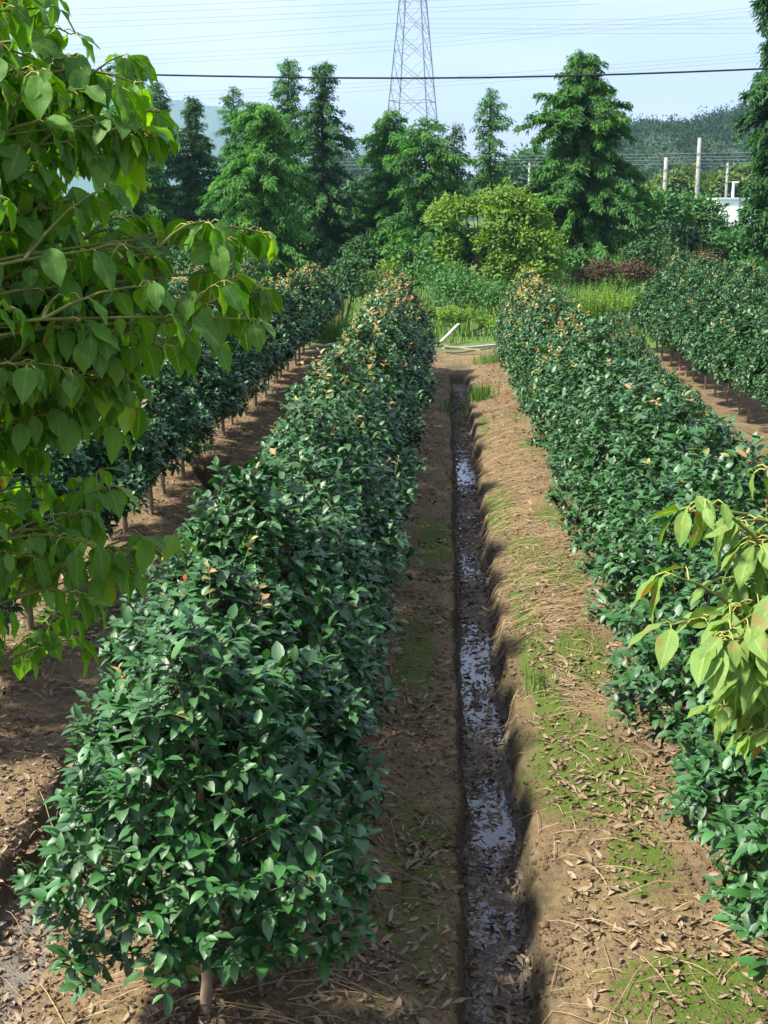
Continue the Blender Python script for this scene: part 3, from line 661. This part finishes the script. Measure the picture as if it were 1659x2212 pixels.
bush('understorey_bush', 'leafy bush at the foot of the huge right conifer', 'shrub', px_base(1625, 23.5), [(0, 0, .9, .9, .7, 1.0, 1100)], 'mid_green', .13, 32)
bush('understorey_bush', 'bush under the big cone conifer, right side', 'shrub', px_base(1395, 31), [(0, 0, 1.3, 1.2, .8, 1.3, 1400)], 'deep_green', .16, 33)
for i, (x_, Y_) in enumerate([(280, 35), (480, 36), (620, 35), (720, 36), (860, 37), (940, 36), (1010, 35), (1170, 36), (1250, 38), (1330, 34), (1420, 36), (1500, 34), (1580, 34), (1660, 34), (300, 41), (370, 38), (440, 44), (505, 40), (590, 43), (655, 40), (735, 42), (820, 40), (900, 43), (985, 41), (1060, 44), (1140, 40), (1215, 43), (1300, 41), (1380, 45), (1590, 48), (1660, 44)]):
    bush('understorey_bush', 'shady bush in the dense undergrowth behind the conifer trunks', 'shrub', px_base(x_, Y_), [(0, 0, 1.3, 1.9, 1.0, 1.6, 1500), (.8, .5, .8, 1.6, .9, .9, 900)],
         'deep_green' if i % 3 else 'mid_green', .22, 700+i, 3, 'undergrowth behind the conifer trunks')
bush('laurel_bush', 'tall dark leafy bush just past the end of the left row', 'shrub', (-2.75, 35.5, 0), [(0, 0, 1.1, .75, .7, .9, 1500), (.1, 0, 1.8, .5, .5, .4, 500)], 'deep_green', .11, 34)
bush('end_bush', 'small dark green bush beyond the end of the ditch, left', 'shrub', (.5, 38.5, 0), [(0, 0, .7, 1.1, .7, .8, 2200)], 'mid_green', .10, 35)
bush('end_bush', 'small round green bush beyond the end of the ditch, right', 'shrub', (1.45, 38, 0), [(0, 0, .7, .95, .7, .75, 2000)], 'mid_green', .10, 36)
bush('end_bush', 'low yellow green bush behind the leaning board', 'shrub', (.45, 33.6, .1), [(-.1, 0, .4, .6, .5, .42, 1300), (.8, .3, .25, .6, .4, .3, 900)], 'yellow_green', .08, 37)
bush('end_bush', 'pale leafy bush between the ends of the left and middle rows', 'shrub', (-1.9, 44, 0), [(0, 0, .9, 1.6, .7, .8, 2200)], 'olive', .11, 38)
bush('end_bush', 'green bush right behind the end of the middle row', 'shrub', (-.1, 42.5, 0), [(0, 0, .9, 1.3, .7, 1.0, 2000)], 'mid_green', .11, 39)

for i, (x_, y_, r_, h_, m_, lab) in enumerate([(2.9, 38, 1.1, 1.1, 'mid_green', 'green bush behind the end of the right row'), (4.6, 37.5, 1.2, .9, 'yellow_green', 'yellow green bush behind the tall plumed weeds'), (-3.9, 43, 1.4, 1.0, 'mid_green', 'green bush behind the end of the left row'),
        (-.8, 36.5, .8, .7, 'olive', 'low olive bush at the back of the left alley'), (6.3, 41, 1.3, 1.0, 'mid_green', 'green bush behind the end of the right edge row'), (1.9, 34.2, .7, .55, 'olive', 'low olive bush beside the end of the right row')]):
    bush('end_bush', lab, 'shrub', (x_, y_, .05), [(0, 0, h_*.5, r_, r_*.7, h_*.6, 1900)], m_, .11, 800+i)
def weeds(label, cx, cy, w_, n, h, seed, mat='yellow_green'):
    rng = np.random.default_rng(seed); mb = MB()
    for i in range(n):
        x = rng.normal(0, w_*.45); y = rng.normal(0, .35); hh = h*rng.uniform(.6, 1.1); lx, ly = rng.normal(0, .08, 2)
        k = 46; u = np.linspace(.12, 1, k); an = np.arange(k)*2.4+rng.uniform(0, 6)
        P = np.stack([x+lx*u, y+ly*u, hh*u], -1)
        A = np.stack([np.cos(an), np.sin(an), np.full(k, .45)], -1); L = np.interp(u, [0, .3, .8, 1], [.10, .16, .10, .04])*rng.uniform(.8, 1.2)
        leaves(mb, rng, P, A, np.tile([0, 0, 1.0], (k, 1)), L, L*.24, [0, .5, 1], [.5, 1, .1], cols=2, fold=0, curl=.3, tone=np.clip(rng.normal(.5, .25, k), 0, 1))
        mb.tube([(x, y, -.05), (x+lx*.5, y+ly*.5, hh*.5), (x+lx, y+ly, hh)], [.008, .006, .002], 4, (.5, 0, 1, 0))
    o = mb.build('weed_clump', M[mat]); o.location = (cx, cy, ground_z(cx, cy))
    return tag(o, label, 'weeds', 'tall weeds past the right row')
weeds('tall plumed yellow green weeds between the right row and the right edge row', 3.75, 34, .95, 80, 1.35, 61)
weeds('thin feathery weeds just right of the end of the right row', 2.75, 33.5, .5, 22, 1.6, 62, 'mid_green')
weeds('yellow green weeds above the rust tinged shrub', *px_base(1480, 30)[:2], 2.0, 40, 2.3, 63, 'olive')
weeds('bright weeds in front of the huge right conifer', *px_base(1640, 20.5)[:2], 1.0, 16, 1.2, 64)

def tuft(label, x, y, n, h, seed, w_=.12, mat='grass'):
    rng = np.random.default_rng(seed); mb = MB()
    a = rng.uniform(0, 6.28, n); P = np.stack([rng.normal(0, w_, n), rng.normal(0, w_, n), np.full(n, -.01)], -1)
    for i in range(n): P[i, 2] = ground_z(x+P[i, 0], y+P[i, 1])-ground_z(x, y)
    A = np.stack([np.cos(a)*.6, np.sin(a)*.6, rng.uniform(.6, 1.6, n)], -1); L = h*rng.uniform(.6, 1.2, n)
    leaves(mb, rng, P, A, np.stack([-np.cos(a), -np.sin(a), np.full(n, .3)], -1), L, .006+L*.03, [0, .35, .7, 1], [.7, 1, .7, .1], cols=2, fold=0, curl=-.45)
    o = mb.build('grass_tuft', M[mat]); o.location = (x, y, ground_z(x, y)); return tag(o, label, 'grass', 'grass tufts by the ditch')
tuft('bright green grass tuft hanging over the right lip of the ditch near its far end', .60, 23.2, 260, .22, 71, .13)
tuft('small grass tuft at the far right end of the ditch', .92, 28.6, 220, .18, 72, .2)
tuft('strip of fresh grass past the left boards between two rows', -2.6, 32.6, 800, .4, 73, .5)
tuft('pale sprawling weed on the mossy right bank', .66, 8.7, 26, .16, 74, .04)
tuft('thin grass hanging on the left wall of the ditch', .1, 22.0, 90, .16, 75, .12)
tuft('tiny green sprout on the left bank in the foreground', -.35, 5.6, 14, .05, 76, .05)
def grass_field():
    rng = np.random.default_rng(80); mb = MB(); n = 24000
    y = 31.8+30*rng.uniform(0, 1, n)**1.3; x = rng.uniform(-14, 18, n)
    P = np.stack([x, y, np.array([ground_z(a, b) for a, b in zip(x, y)])], -1); a = rng.uniform(0, 6.28, n)
    A = np.stack([np.cos(a)*.5, np.sin(a)*.5, rng.uniform(.6, 1.5, n)], -1); L = rng.uniform(.12, .38, n)
    leaves(mb, rng, P, A, np.stack([-np.cos(a), -np.sin(a), np.full(n, .3)], -1), L, .012+L*.05, [0, .5, 1], [.8, 1, .1], cols=2, fold=0, curl=-.4, age=(rng.uniform(0, 1, n) < .15)*.8)
    tag(mb.build('grass', M['grass']), 'rough green grass covering the ground beyond the rows', 'grass', kind='stuff')
grass_field()
def dead_brush():
    rng = np.random.default_rng(81); mb = MB()
    for i in range(70):
        a = rng.uniform(0, 6.28); l = rng.uniform(.25, .55); e = np.array([math.cos(a)*l*.6, math.sin(a)*l*.6, l])
        m_ = e*.5+rng.normal(0, .03, 3); mb.tube([(0, 0, -.02), m_, e], [.006, .004, .0015], 4)
        for j in range(5):
            s0 = m_+(e-m_)*rng.uniform(0, 1); mb.tube([s0, s0+rng.normal(0, .07, 3)+np.array([0, 0, .08])], [.0025, .001], 3)
    o = mb.build('dead_brush', M['bark_dark']); o.location = (-2.7, 15.1, ground_z(-2.7, 15.1))
    tag(o, 'leafless brown twiggy brush between the left row and the middle row', 'dead shrub')
dead_brush()

# boards lying at the far end
def board(label, a, b, wd, th, mat, name='board'):
    a = Vector(a); b = Vector(b); d = b-a; bm = bmesh.new(); bmesh.ops.create_cube(bm, size=1)
    bmesh.ops.scale(bm, vec=(d.length, wd, th), verts=bm.verts)
    bmesh.ops.subdivide_edges(bm, edges=[e for e in bm.edges if abs((e.verts[0].co-e.verts[1].co).x) > d.length*.9], cuts=8)
    for v in bm.verts: v.co.z += .02*math.sin(v.co.x*3)*min(1, d.length); v.co.y += random.Random(int(v.co.x*50)).uniform(-.01, .01)
    bmesh.ops.bevel(bm, geom=[e for e in bm.edges], offset=th*.12, segments=1, affect='EDGES')
    me = bpy.data.meshes.new(name); bm.to_mesh(me); bm.free(); me.materials.append(mat)
    o = link(name, me); o.location = (a+b)/2; o.rotation_mode = 'QUATERNION'; o.rotation_quaternion = d.to_track_quat('X', 'Z')
    return tag(o, label, 'board', 'boards at the far end of the rows')
board('long white board lying across the far end of the ditch', (-.05, 30.4, .15), (1.75, 30.9, .17), .11, .05, M['board'])
board('grey board leaning up at a slant behind the end of the ditch', (-.2, 31.2, .15), (.32, 32.2, .52), .075, .03, M['board'])
board('thin brown lath lying in front of the white board', (-.05, 30.4, .22), (.8, 29.9, .12), .05, .025, M['board_brown'])
board('pale plank on the ground at the far end of the left alley', (-3.35, 29.3, .12), (-1.9, 31.0, .17), .075, .03, M['board'])
board('second pale plank on the ground behind the first in the left alley', (-3.25, 30.2, .15), (-2.2, 31.4, .17), .07, .03, M['board'])

# ------------------------------------------------------------------ the overhanging trees close to the camera
LT = [0, .08, .22, .38, .54, .70, .84, .94, 1]; LW = [.10, .55, .90, 1.0, .93, .70, .38, .13, .02]
def broad_tree(label, trunk_xy, trunk_top, forks, seed, mat, leaf_len, per=9, spread=.5, aspect=.5, name='broadleaf_tree', sub=3, droop=(.45, 1.0)):
    forks = list(forks)
    rng = np.random.default_rng(seed); t = thing(name, label, 'tree', (trunk_xy[0], trunk_xy[1], 0))
    off = np.array([trunk_xy[0], trunk_xy[1], 0]); tr = MB(); br = MB(); mb = MB(); n0 = 0
    zz = np.linspace(-.2, trunk_top, 10); wob = np.cumsum(rng.normal(0, .02, (10, 2)), 0); wob -= wob[0]
    tr.tube(np.concatenate([wob, zz[:, None]], 1), np.linspace(.11, .035, 10), 10)
    Ps = []; As = []; Ns = []; Ls = []
    def leafy(pts, n, l):
        u = np.concatenate([[1, .985, .97], rng.uniform(.25, 1, max(0, n-3))])[:n]
        tt = np.linspace(0, 1, len(pts)); q = np.stack([np.interp(u, tt, pts[:, c]) for c in range(3)], -1)
        d = norm(pts[-1]-pts[-2]); d[2] *= .3
        a = rng.uniform(0, 6.28, n); side = np.stack([np.cos(a), np.sin(a), rng.normal(.15, .3, n)], -1)
        pd = norm(side+d*.7); pl = l*rng.uniform(.22, .42, n)
        base = q+pd*pl[:, None]-np.array([0, 0, 1.0])*(pl*.18)[:, None]
        for i in range(n): mb.tube([q[i], q[i]+pd[i]*pl[i]*.55+np.array([0, 0, .12*pl[i]]), base[i]], [.0016, .0012, .0011], 4, m=1)
        ax_ = pd*rng.uniform(.25, .6, n)[:, None]+np.array([0, 0, -1.0])*rng.uniform(*droop, n)[:, None]+rng.normal(0, .2, (n, 3))
        nn = pd*1.0+np.array([0, 0, .75])+rng.normal(0, .3, (n, 3))
        Ps.append(base); As.append(ax_); Ns.append(nn); Ls.append(l*rng.uniform(.48, 1.18, n))
    for (z0, tip, n) in forks:
        tip = np.array(tip)-off; s0 = np.array([np.interp(z0, zz, wob[:, 0]), np.interp(z0, zz, wob[:, 1]), z0]); tt = np.linspace(0, 1, 9)
        d = tip-s0; ln = np.linalg.norm(d)
        pts = s0+d*tt[:, None]+np.array([0, 0, 1.0])*(np.sin(tt*np.pi)*.05*ln)[:, None]+np.cumsum(rng.normal(0, .006, (9, 3)), 0)*tt[:, None]
        br.tube(pts, np.linspace(.0065, .0016, 9), 6)
        leafy(pts[4:], n, leaf_len)
        for j in range(sub):
            k = rng.integers(4, 8); s1 = pts[k]; e = s1+norm(d+rng.normal(0, .7, 3)*ln*spread)*rng.uniform(.12, .26)+np.array([0, 0, rng.uniform(-.05, .05)])
            sp_ = np.stack([s1+(e-s1)*q+np.array([0, 0, .02])*math.sin(q*3.1) for q in np.linspace(0, 1, 5)])
            br.tube(sp_, np.linspace(.0045, .0016, 5), 5); leafy(sp_, per, leaf_len)
    P = np.concatenate(Ps); A = np.concatenate(As); Nn = np.concatenate(Ns); L = np.concatenate(Ls); n = len(P)
    leaves(mb, rng, P, A, Nn, L, L*rng.uniform(aspect*.88, aspect*1.14, n), LT, LW, cols=5, fold=.22, curl=.20, wave=.085)
    tr.build('trunk', M['bark'], t); br.build('branch', M['bough'], t); mb.build('crown', [M[mat], M['petiole']], t)
    return t
def F(z0, x, y, d, n): return (z0, atd(x, y, d*1.68), n)
forks = [F(3.3, 120, 30, 1.7, 12), F(3.4, 40, -40, 1.75, 10), F(3.3, 215, 130, 1.75, 9), F(3.2, 60, 170, 1.65, 12), F(3.2, 170, 240, 1.8, 12),
         F(3.1, 345, 265, 1.75, 10), F(3.1, 240, 300, 1.7, 12), F(3.0, 90, 370, 1.65, 12), F(3.0, 200, 420, 1.75, 12), F(2.9, 60, 520, 1.7, 12),
         F(2.9, 270, 500, 1.9, 8), F(2.9, 470, 505, 1.8, 8), F(2.9, 160, 620, 1.75, 12), F(2.8, 330, 600, 1.85, 10), F(2.8, 430, 620, 1.85, 10), F(2.8, 560, 665, 1.8, 8),
         F(2.9, 485, 520, 1.75, 10), F(2.85, 535, 670, 1.75, 9), F(2.85, 450, 590, 1.8, 8), F(2.8, 60, 690, 1.65, 11), F(2.7, 250, 700, 1.8, 11), F(2.7, 420, 720, 1.8, 9), F(2.7, 90, 800, 1.75, 10), F(2.6, 270, 800, 1.75, 9), F(2.6, 30, 900, 1.8, 9), F(2.5, 180, 890, 1.8, 9),
         F(2.4, 60, 990, 1.85, 7), F(2.4, 20, 1080, 1.85, 8), F(2.3, 180, 1120, 1.85, 6), F(2.2, 40, 1190, 1.9, 8), F(2.2, 230, 1220, 1.9, 5), F(2.1, 110, 1180, 1.9, 6),
         F(2.0, 20, 1330, 1.9, 7), F(2.0, 60, 1390, 1.92, 6)]
_fr = random.Random(9)                                  # inner boughs that close the crown behind the outer ones
for (x, y, d, n) in [(60, 60, 1.95, 12), (150, 120, 2.0, 12), (40, 220, 2.0, 12), (180, 320, 2.05, 12), (60, 320, 1.9, 12), (120, 450, 2.0, 13), (210, 520, 2.05, 12), (30, 600, 1.9, 13), (140, 560, 2.1, 13), (230, 610, 2.1, 12),
                     (100, 740, 2.0, 13), (190, 780, 2.1, 12), (330, 690, 2.05, 10), (120, 860, 2.05, 12), (20, 480, 2.1, 12), (90, 640, 2.15, 12), (250, 400, 2.0, 10), (330, 640, 2.0, 9), (210, 850, 2.0, 9), (280, 600, 2.0, 10), (40, 720, 1.8, 12), (120, 790, 1.85, 12), (210, 840, 1.9, 11), (60, 850, 1.85, 12), (30, 940, 1.85, 11), (140, 920, 1.9, 11), (230, 900, 1.85, 9), (60, 1030, 1.9, 9), (160, 680, 1.8, 11), (50, 560, 1.75, 11), (150, 480, 1.8, 11), (230, 250, 1.85, 10), (60, 420, 1.8, 11), (100, 270, 1.8, 11), (270, 330, 1.9, 9), (320, 300, 1.8, 8), (200, 180, 1.75, 9), (300, 750, 1.85, 9), (380, 640, 1.85, 9), (100, 1130, 1.9, 8), (40, 1290, 1.9, 8), (250, 1200, 1.9, 6), (90, 130, 1.8, 11), (300, 820, 1.8, 8), (30, 1130, 2.0, 8), (10, 1240, 2.0, 8), (190, 1150, 1.9, 6)]:
    forks.append(F(3.75-(y/1100)*1.3, x, y, d, n))
broad_tree('broadleaf tree with drooping bright green leaves filling the left edge', (-1.35, 2.3), 4.2, forks, 301, 'tree_leaf', .080, 10, .45, .56, sub=4)
forks = [F(2.6, 1724, 1205, 1.25, 5), F(2.6, 1669, 1255, 1.25, 6), F(2.5, 1629, 1315, 1.2, 7), F(2.5, 1719, 1325, 1.2, 7), F(2.4, 1669, 1415, 1.2, 7), F(2.4, 1729, 1455, 1.2, 7), F(2.4, 1659, 1505, 1.25, 5),
         F(2.5, 1709, 1265, 1.3, 6), F(2.4, 1709, 1395, 1.35, 6), F(2.4, 1629, 1435, 1.25, 6), F(2.3, 1709, 1525, 1.3, 6), F(2.4, 1679, 1355, 1.3, 6), F(2.5, 1669, 1185, 1.25, 4), F(2.9, 1789, 1115, 1.25, 2), F(3.0, 1800, 980, 1.3, 2)]
forks += [F(2.45, 1670, 1260, 1.22, 7), F(2.4, 1690, 1400, 1.25, 7), F(2.35, 1650, 1520, 1.22, 7), F(2.4, 1600, 1350, 1.2, 6), F(2.3, 1700, 1590, 1.25, 6), F(2.5, 1700, 1180, 1.25, 6)]
broad_tree('yellow green branch of a broadleaf tree with brown spotted leaves at the right edge', (1.0, 2.2), 3.8, forks, 402, 'tree_leaf_spotted', .070, 7, .26, .44, sub=2, droop=(.15, .8))

# ------------------------------------------------------------------ lattice tower, wires, poles, building
def lattice_tower(base, H=64.0):
    t = thing('lattice_tower', 'grey steel lattice power tower rising above the conifers', 'pylon', base, math.radians(-14))
    wz = lambda z: np.interp(z, [0, 23.6, 43.6, H], [11.2, 6.9, 3.6, 2.2])/2
    cs = [(-1, -1), (1, -1), (1, 1), (-1, 1)]
    zs = [0, 7, 13.5, 19.6, 25.2, 30.1, 34.7, 39.3, 43.6, 46, 48.4, 50.8, 53.2, 55.6, 58, 61, H]
    pt = lambda c, z: np.array([c[0]*wz(z), c[1]*wz(z), z])
    for c in cs:
        b = MB(); b.tube([pt(c, z) for z in zs], .12, 4); b.build('leg', M['steel'], t, False)
    for i in range(len(zs)-1):
        z0, z1 = zs[i], zs[i+1]
        for k in range(4):
            a, c = cs[k], cs[(k+1) % 4]; b = MB()
            A = [pt(a, z0), pt(c, z0)]; B = [pt(c, z1), pt(a, z1)]
            if i < 8:
                m_ = (pt(a, z0)+pt(c, z1))/2
                A += [(pt(a, z0)+m_)/2]; B += [pt(a, z0)+(pt(a, z1)-pt(a, z0))*.42]
                A += [(pt(c, z0)+m_)/2]; B += [pt(c, z0)+(pt(c, z1)-pt(c, z0))*.42]
            b.segs(A, B, .055, .055, 4); b.build('brace', M['steel'], t, False)
    for z in (22.9, 43.6, 50.8, 58):
        b = MB(); b.segs([pt(cs[k], z) for k in range(4)], [pt(cs[(k+1) % 4], z) for k in range(4)], .08, .08, 4); b.build('ring_beam', M['steel'], t, False)
    for z in (46, 52, 58):
        for sgn in (-1, 1):
            tip = np.array([sgn*8.5, 0, z+.4]); b = MB(); w_ = wz(z)
            b.segs([(sgn*w_, -w_, z), (sgn*w_, w_, z), (sgn*w_, -w_, z+1.8), (sgn*w_, w_, z+1.8)], [tip]*4, .07, .05, 4)
            b.build('crossarm', M['steel'], t, False)
    return t
tb = at(890, 450, 262); lattice_tower((tb.x, 262, 0))
def wire(label, pts, Y, r=.035, group='high voltage wires crossing the sky', mat='wire', name='power_wire', sag=0):
    P = [np.array(at(x, y, Y*K)) for x, y in pts]; k = 24; xs_ = np.linspace(0, 1, k); tt = np.linspace(0, 1, len(P))
    q = np.stack([np.interp(xs_, tt, [p[c] for p in P]) for c in range(3)], -1)
    # smooth the polyline into a hanging curve
    for _ in range(6): q[1:-1] = (q[:-2]+2*q[1:-1]+q[2:])/4
    b = MB(); b.tube(q, r, 4); return tag(b.build(name, M[mat]), label, 'wire', group)
wl_ = 'thin grey power wire, %s from the top left of the tower'
for i, (a, b_) in enumerate([((-300, 36), (1000, -16)), ((-300, 48), (1100, -6)), ((-300, 66), (1250, 2)), ((-300, 80), (1300, 8)), ((-300, 124), (905, 47)), ((-300, 134), (905, 57))]):
    wire('thin grey power wire slanting across the upper left sky, %s from the top' % ORD[i], [a, ((a[0]+b_[0])/2, (a[1]+b_[1])/2+3), b_], 190)
for i, (l, c, r_) in enumerate([(148, 92, 30), (158, 103, 36), (168, 112, 46)]):
    wire('thin grey power wire passing behind the tower and rising to the right, %s of three' % ['highest', 'middle', 'lowest'][i], [(-300, l), (850, c), (2000, r_-50)], 230)
for i, (l, c, r_) in enumerate([(230, 178, 85), (238, 187, 92), (246, 196, 100)]):
    wire('faint low power wire just above the conifer tops, %s of three' % ['highest', 'middle', 'lowest'][i], [(-300, l), (850, c), (2000, r_)], 260, .04)
for i, (c, r_) in enumerate([(40, 39), (51, 50), (61, 58), (71, 70)]):
    wire('nearly level power wire running right from the tower, %s from the top' % ORD[i], [(893, c), (1300, c+2), (2000, r_)], 160, .028)
for i, (c, r_) in enumerate([(330, 324), (337, 333), (343, 340), (352, 346)]):
    wire('low wire in front of the wooded hill, %s from the top' % ORD[i], [(700, c+14), (1200, c+6), (2000, r_)], 88, .022, 'wires between the far poles')
o = wire('single thick black cable sagging across the whole view', [(-900, 128), (-300, 148), (240, 160), (850, 173), (1300, 163), (1659, 149), (2300, 118)], 8.0, .009, None, 'cable', 'cable')
if 'group' in o: del o['group']

def pole(label, x, top, Y, r, arm=False):
    Y = Y*K; p = at(x, 430, Y); tz = at(x, top, Y).z; t = thing('utility_pole', label, 'pole', (p.x, Y, 0), 0, 'concrete poles by the wooded hill')
    b = MB(); b.tube([(0, 0, -.3), (0, 0, tz*.5), (0, 0, tz), (0, 0, tz+.02)], [r*1.25, r*1.1, r*.85, .002], 12); b.build('shaft', M['concrete'], t)
    for f in (.72, .84): b = MB(); b.tube([(0, 0, tz*f), (0, 0, tz*f+.18)], r*1.16, 12); b.build('clamp_band', M['steel'], t)
    if arm:
        b = MB(); b.box((0, -.12, tz-.35), (1.6, .09, .09)); b.build('crossarm', M['steel'], t, False)
        for q in (-.7, .7): b = MB(); b.tube([(q, -.12, tz-.3), (q, -.12, tz-.08)], [.05, .03], 8); b.build('insulator', M['concrete'], t)
    return t
pole('shorter pale concrete pole, left of the pair before the wooded hill', 1435, 340, 78, .20)
pole('taller pale concrete pole, right of the pair before the wooded hill', 1505, 298, 76, .20)
pole('grey pole with a crossarm behind the white building', 1568, 352, 95, .17, True)
pole('far thin pole with a crossarm between the thin conifer and the big cone conifer', 1142, 352, 110, .16, True)
def camera_mast():
    p = at(1582, 445, 122); tz = at(1582, 392, 122).z; t = thing('camera_mast', 'short white mast with a small lamp head on the white building', 'mast', (p.x, 122, at(1582, 432, 122).z+.02))
    b = MB(); b.tube([(0, 0, 0), (0, 0, tz-t.location.z)], .12, 10); b.build('shaft', M['white_wall'], t)
    b = MB(); b.box((.2, 0, tz-t.location.z-.05), (.5, .2, .12)); b.build('lamp_head', M['white_wall'], t, False)
camera_mast()
def white_building():
    l = at(1558, 430, 122); r_ = at(1760, 430, 122); h = l.z; t = thing('white_building', 'low white building with a pale blue roof edge at the right', 'building', ((l.x+r_.x)/2, 125, 0))
    wd = r_.x-l.x
    b = MB(); b.box((0, 0, h/2), (wd, 6, h)); b.build('wall', M['white_wall'], t, False)
    b = MB(); b.box((0, 0, h+.05), (wd+.3, 6.3, .16)); b.build('roof', M['blue_roof'], t, False)
    b = MB()
    for i in range(1, 5): b.box((-wd/2+wd*i/5, -3.02, h/2), (.06, .03, h-.05))
    b.build('panel_joint', M['concrete'], t, False)
white_building()

# trees between the nursery and the hills
def far_tree(label, x, top, Y, wpx, mat, seed, n=1500):
    L = .011*Y; Y = Y*K; p = at(x, 450, Y); tz = at(x, top, Y).z; r = wpx/FOC*Y*.5
    return bush('far_tree', label, 'tree', (p.x, Y, 0), [(0, 0, tz*.66, r*.95, r*.8, tz*.36, n), (-r*.45, 0, tz*.40, r*.7, r*.6, tz*.36, n//2), (r*.5, 0, tz*.38, r*.7, r*.6, tz*.34, n//2)],
                mat, L*.8, seed, 2, 'broadleaf trees beyond the nursery', twig_mat='bark_dark')
far_tree('yellow green broadleaf tree between the two concrete poles', 1470, 362, 95, 120, 'olive', 501, 2200)
far_tree('round olive tree left of the white building', 1545, 372, 100, 100, 'olive', 502, 1800)
far_tree('small yellowish tree just right of the big cone conifer', 1405, 404, 90, 100, 'olive', 503)
far_tree('olive tree behind the white building by the huge conifer', 1615, 362, 105, 110, 'olive', 504)
far_tree('dark tree seen in the gap between the twin conifers and the round topped one', 775, 392, 75, 90, 'deep_green', 505)
far_tree('light green tree lower in the gap left of the round topped conifer', 770, 440, 60, 70, 'yellow_green', 506, 1000)
far_tree('dark tree behind the sparse thin conifer', 1090, 350, 120, 120, 'deep_green', 507)
far_tree('mid green tree left of the big cone conifer', 1150, 322, 150, 120, 'mid_green', 508)
far_tree('green tree behind the flat topped conifer', 990, 380, 110, 130, 'deep_green', 509)
far_tree('green tree behind the pointed conifer on the left', 450, 400, 90, 120, 'deep_green', 510)
far_tree('green tree behind the narrow left conifers', 340, 410, 95, 140, 'deep_green', 511)
far_tree('green tree behind the bushy bright conifer', 600, 400, 85, 140, 'deep_green', 512)

# hills
def hill(name, ridge, Y, depth, mat, seed, rough, foot=-2):
    """a long hill whose ridge follows (x, y) photo points at distance Y"""
    pts = [at(x, y+(20 if Y < 1000 else 0), Y) for x, y in ridge]; X = np.array([p.x for p in pts]); Z = np.array([p.z for p in pts])
    gx = np.linspace(X[0], X[-1], 160); V = []; k = 26
    for j in range(k):
        v = j/(k-1); prof = math.sin(min(1, v/.62)*math.pi/2)**1.2 if v < .62 else math.cos((v-.62)/.38*math.pi/2)
        for x in gx:
            z = np.interp(x, X, Z)*prof
            z += rough*noise.fractal(Vector((x/(rough*14), (Y+v*depth)/(rough*14), seed)), 1, 2, 4)*prof
            V.append((x, Y+(v-.62)*depth, z+foot*(1-prof)))
    ii = np.arange(160*k).reshape(k, 160)
    b = MB(); b.add(V, np.stack([ii[:-1, :-1], ii[:-1, 1:], ii[1:, 1:], ii[1:, :-1]], -1).reshape(-1, 4))
    return tag(b.build(name, mat), kind='structure'), np.array(V).reshape(k, 160, 3)
hill('far_hill', [(-600, 330), (-200, 270), (100, 225), (330, 218), (360, 220), (420, 228), (500, 232), (560, 262), (640, 292), (720, 300), (745, 303), (790, 318), (830, 340), (900, 380), (1100, 430), (1300, 446)], 4000, 1200, M['hill_far'], 1, 10)
_, HV = hill('near_hill', [(900, 446), (1040, 395), (1100, 360), (1180, 330), (1260, 312), (1330, 280), (1360, 268), (1400, 266), (1440, 272), (1480, 268), (1520, 256), (1560, 246), (1640, 225), (1750, 200), (1900, 190), (2200, 240), (2600, 330)], 600, 400, M['hill_near'], 2, 4)
_, HV2 = hill('low_hill', [(200, 440), (500, 400), (640, 372), (745, 345), (790, 352), (830, 370), (900, 395), (1000, 420), (1100, 440)], 480, 200, M['hill_near'], 3, 3)
def woodland(name, label, HVs, n, seed, mat, R=(2.4, 5.0), L=1.05):
    rng = np.random.default_rng(seed); mb = MB(); k = HVs.shape[0]
    for i in range(n):
        a = rng.uniform(.02, .70)*(k-1); b = rng.uniform(0, 158); p = HVs[int(a), int(b)]
        if p[2] < 1: continue
        r = rng.uniform(*R); leaf_blob(mb, rng, p+np.array([rng.normal(0, 2), 0, r*.45]), np.array([r, r, r*.95]), 80, L, tone0=rng.uniform(-.4, .3))
    return tag(mb.build(name, mat), label, 'woodland', kind='stuff')
woodland('woodland', 'dense dark green trees covering the near hill on the right', HV, 2600, 601, M['hill_wood'])
woodland('woodland', 'green trees covering the low rise seen between the left conifers', HV2, 700, 602, M['hill_wood'])

# ------------------------------------------------------------------ haze
def haze():
    b = MB(); b.box((0, 2560, 260), (13000, 5400, 540)); o = b.build('haze', None, None, False)
    m, nd, lk = new_mat('haze'); v = N(nd, 'ShaderNodeVolumePrincipled'); v.inputs['Density'].default_value = .00018
    v.inputs['Color'].default_value = (.50, .72, 1, 1); v.inputs['Anisotropy'].default_value = .25
    out = N(nd, 'ShaderNodeOutputMaterial'); lk.new(v.outputs[0], out.inputs['Volume'])
    o.data.materials.clear(); o.data.materials.append(m); tag(o, 'pale blue haze over the far hills', 'haze', kind='stuff')
haze()
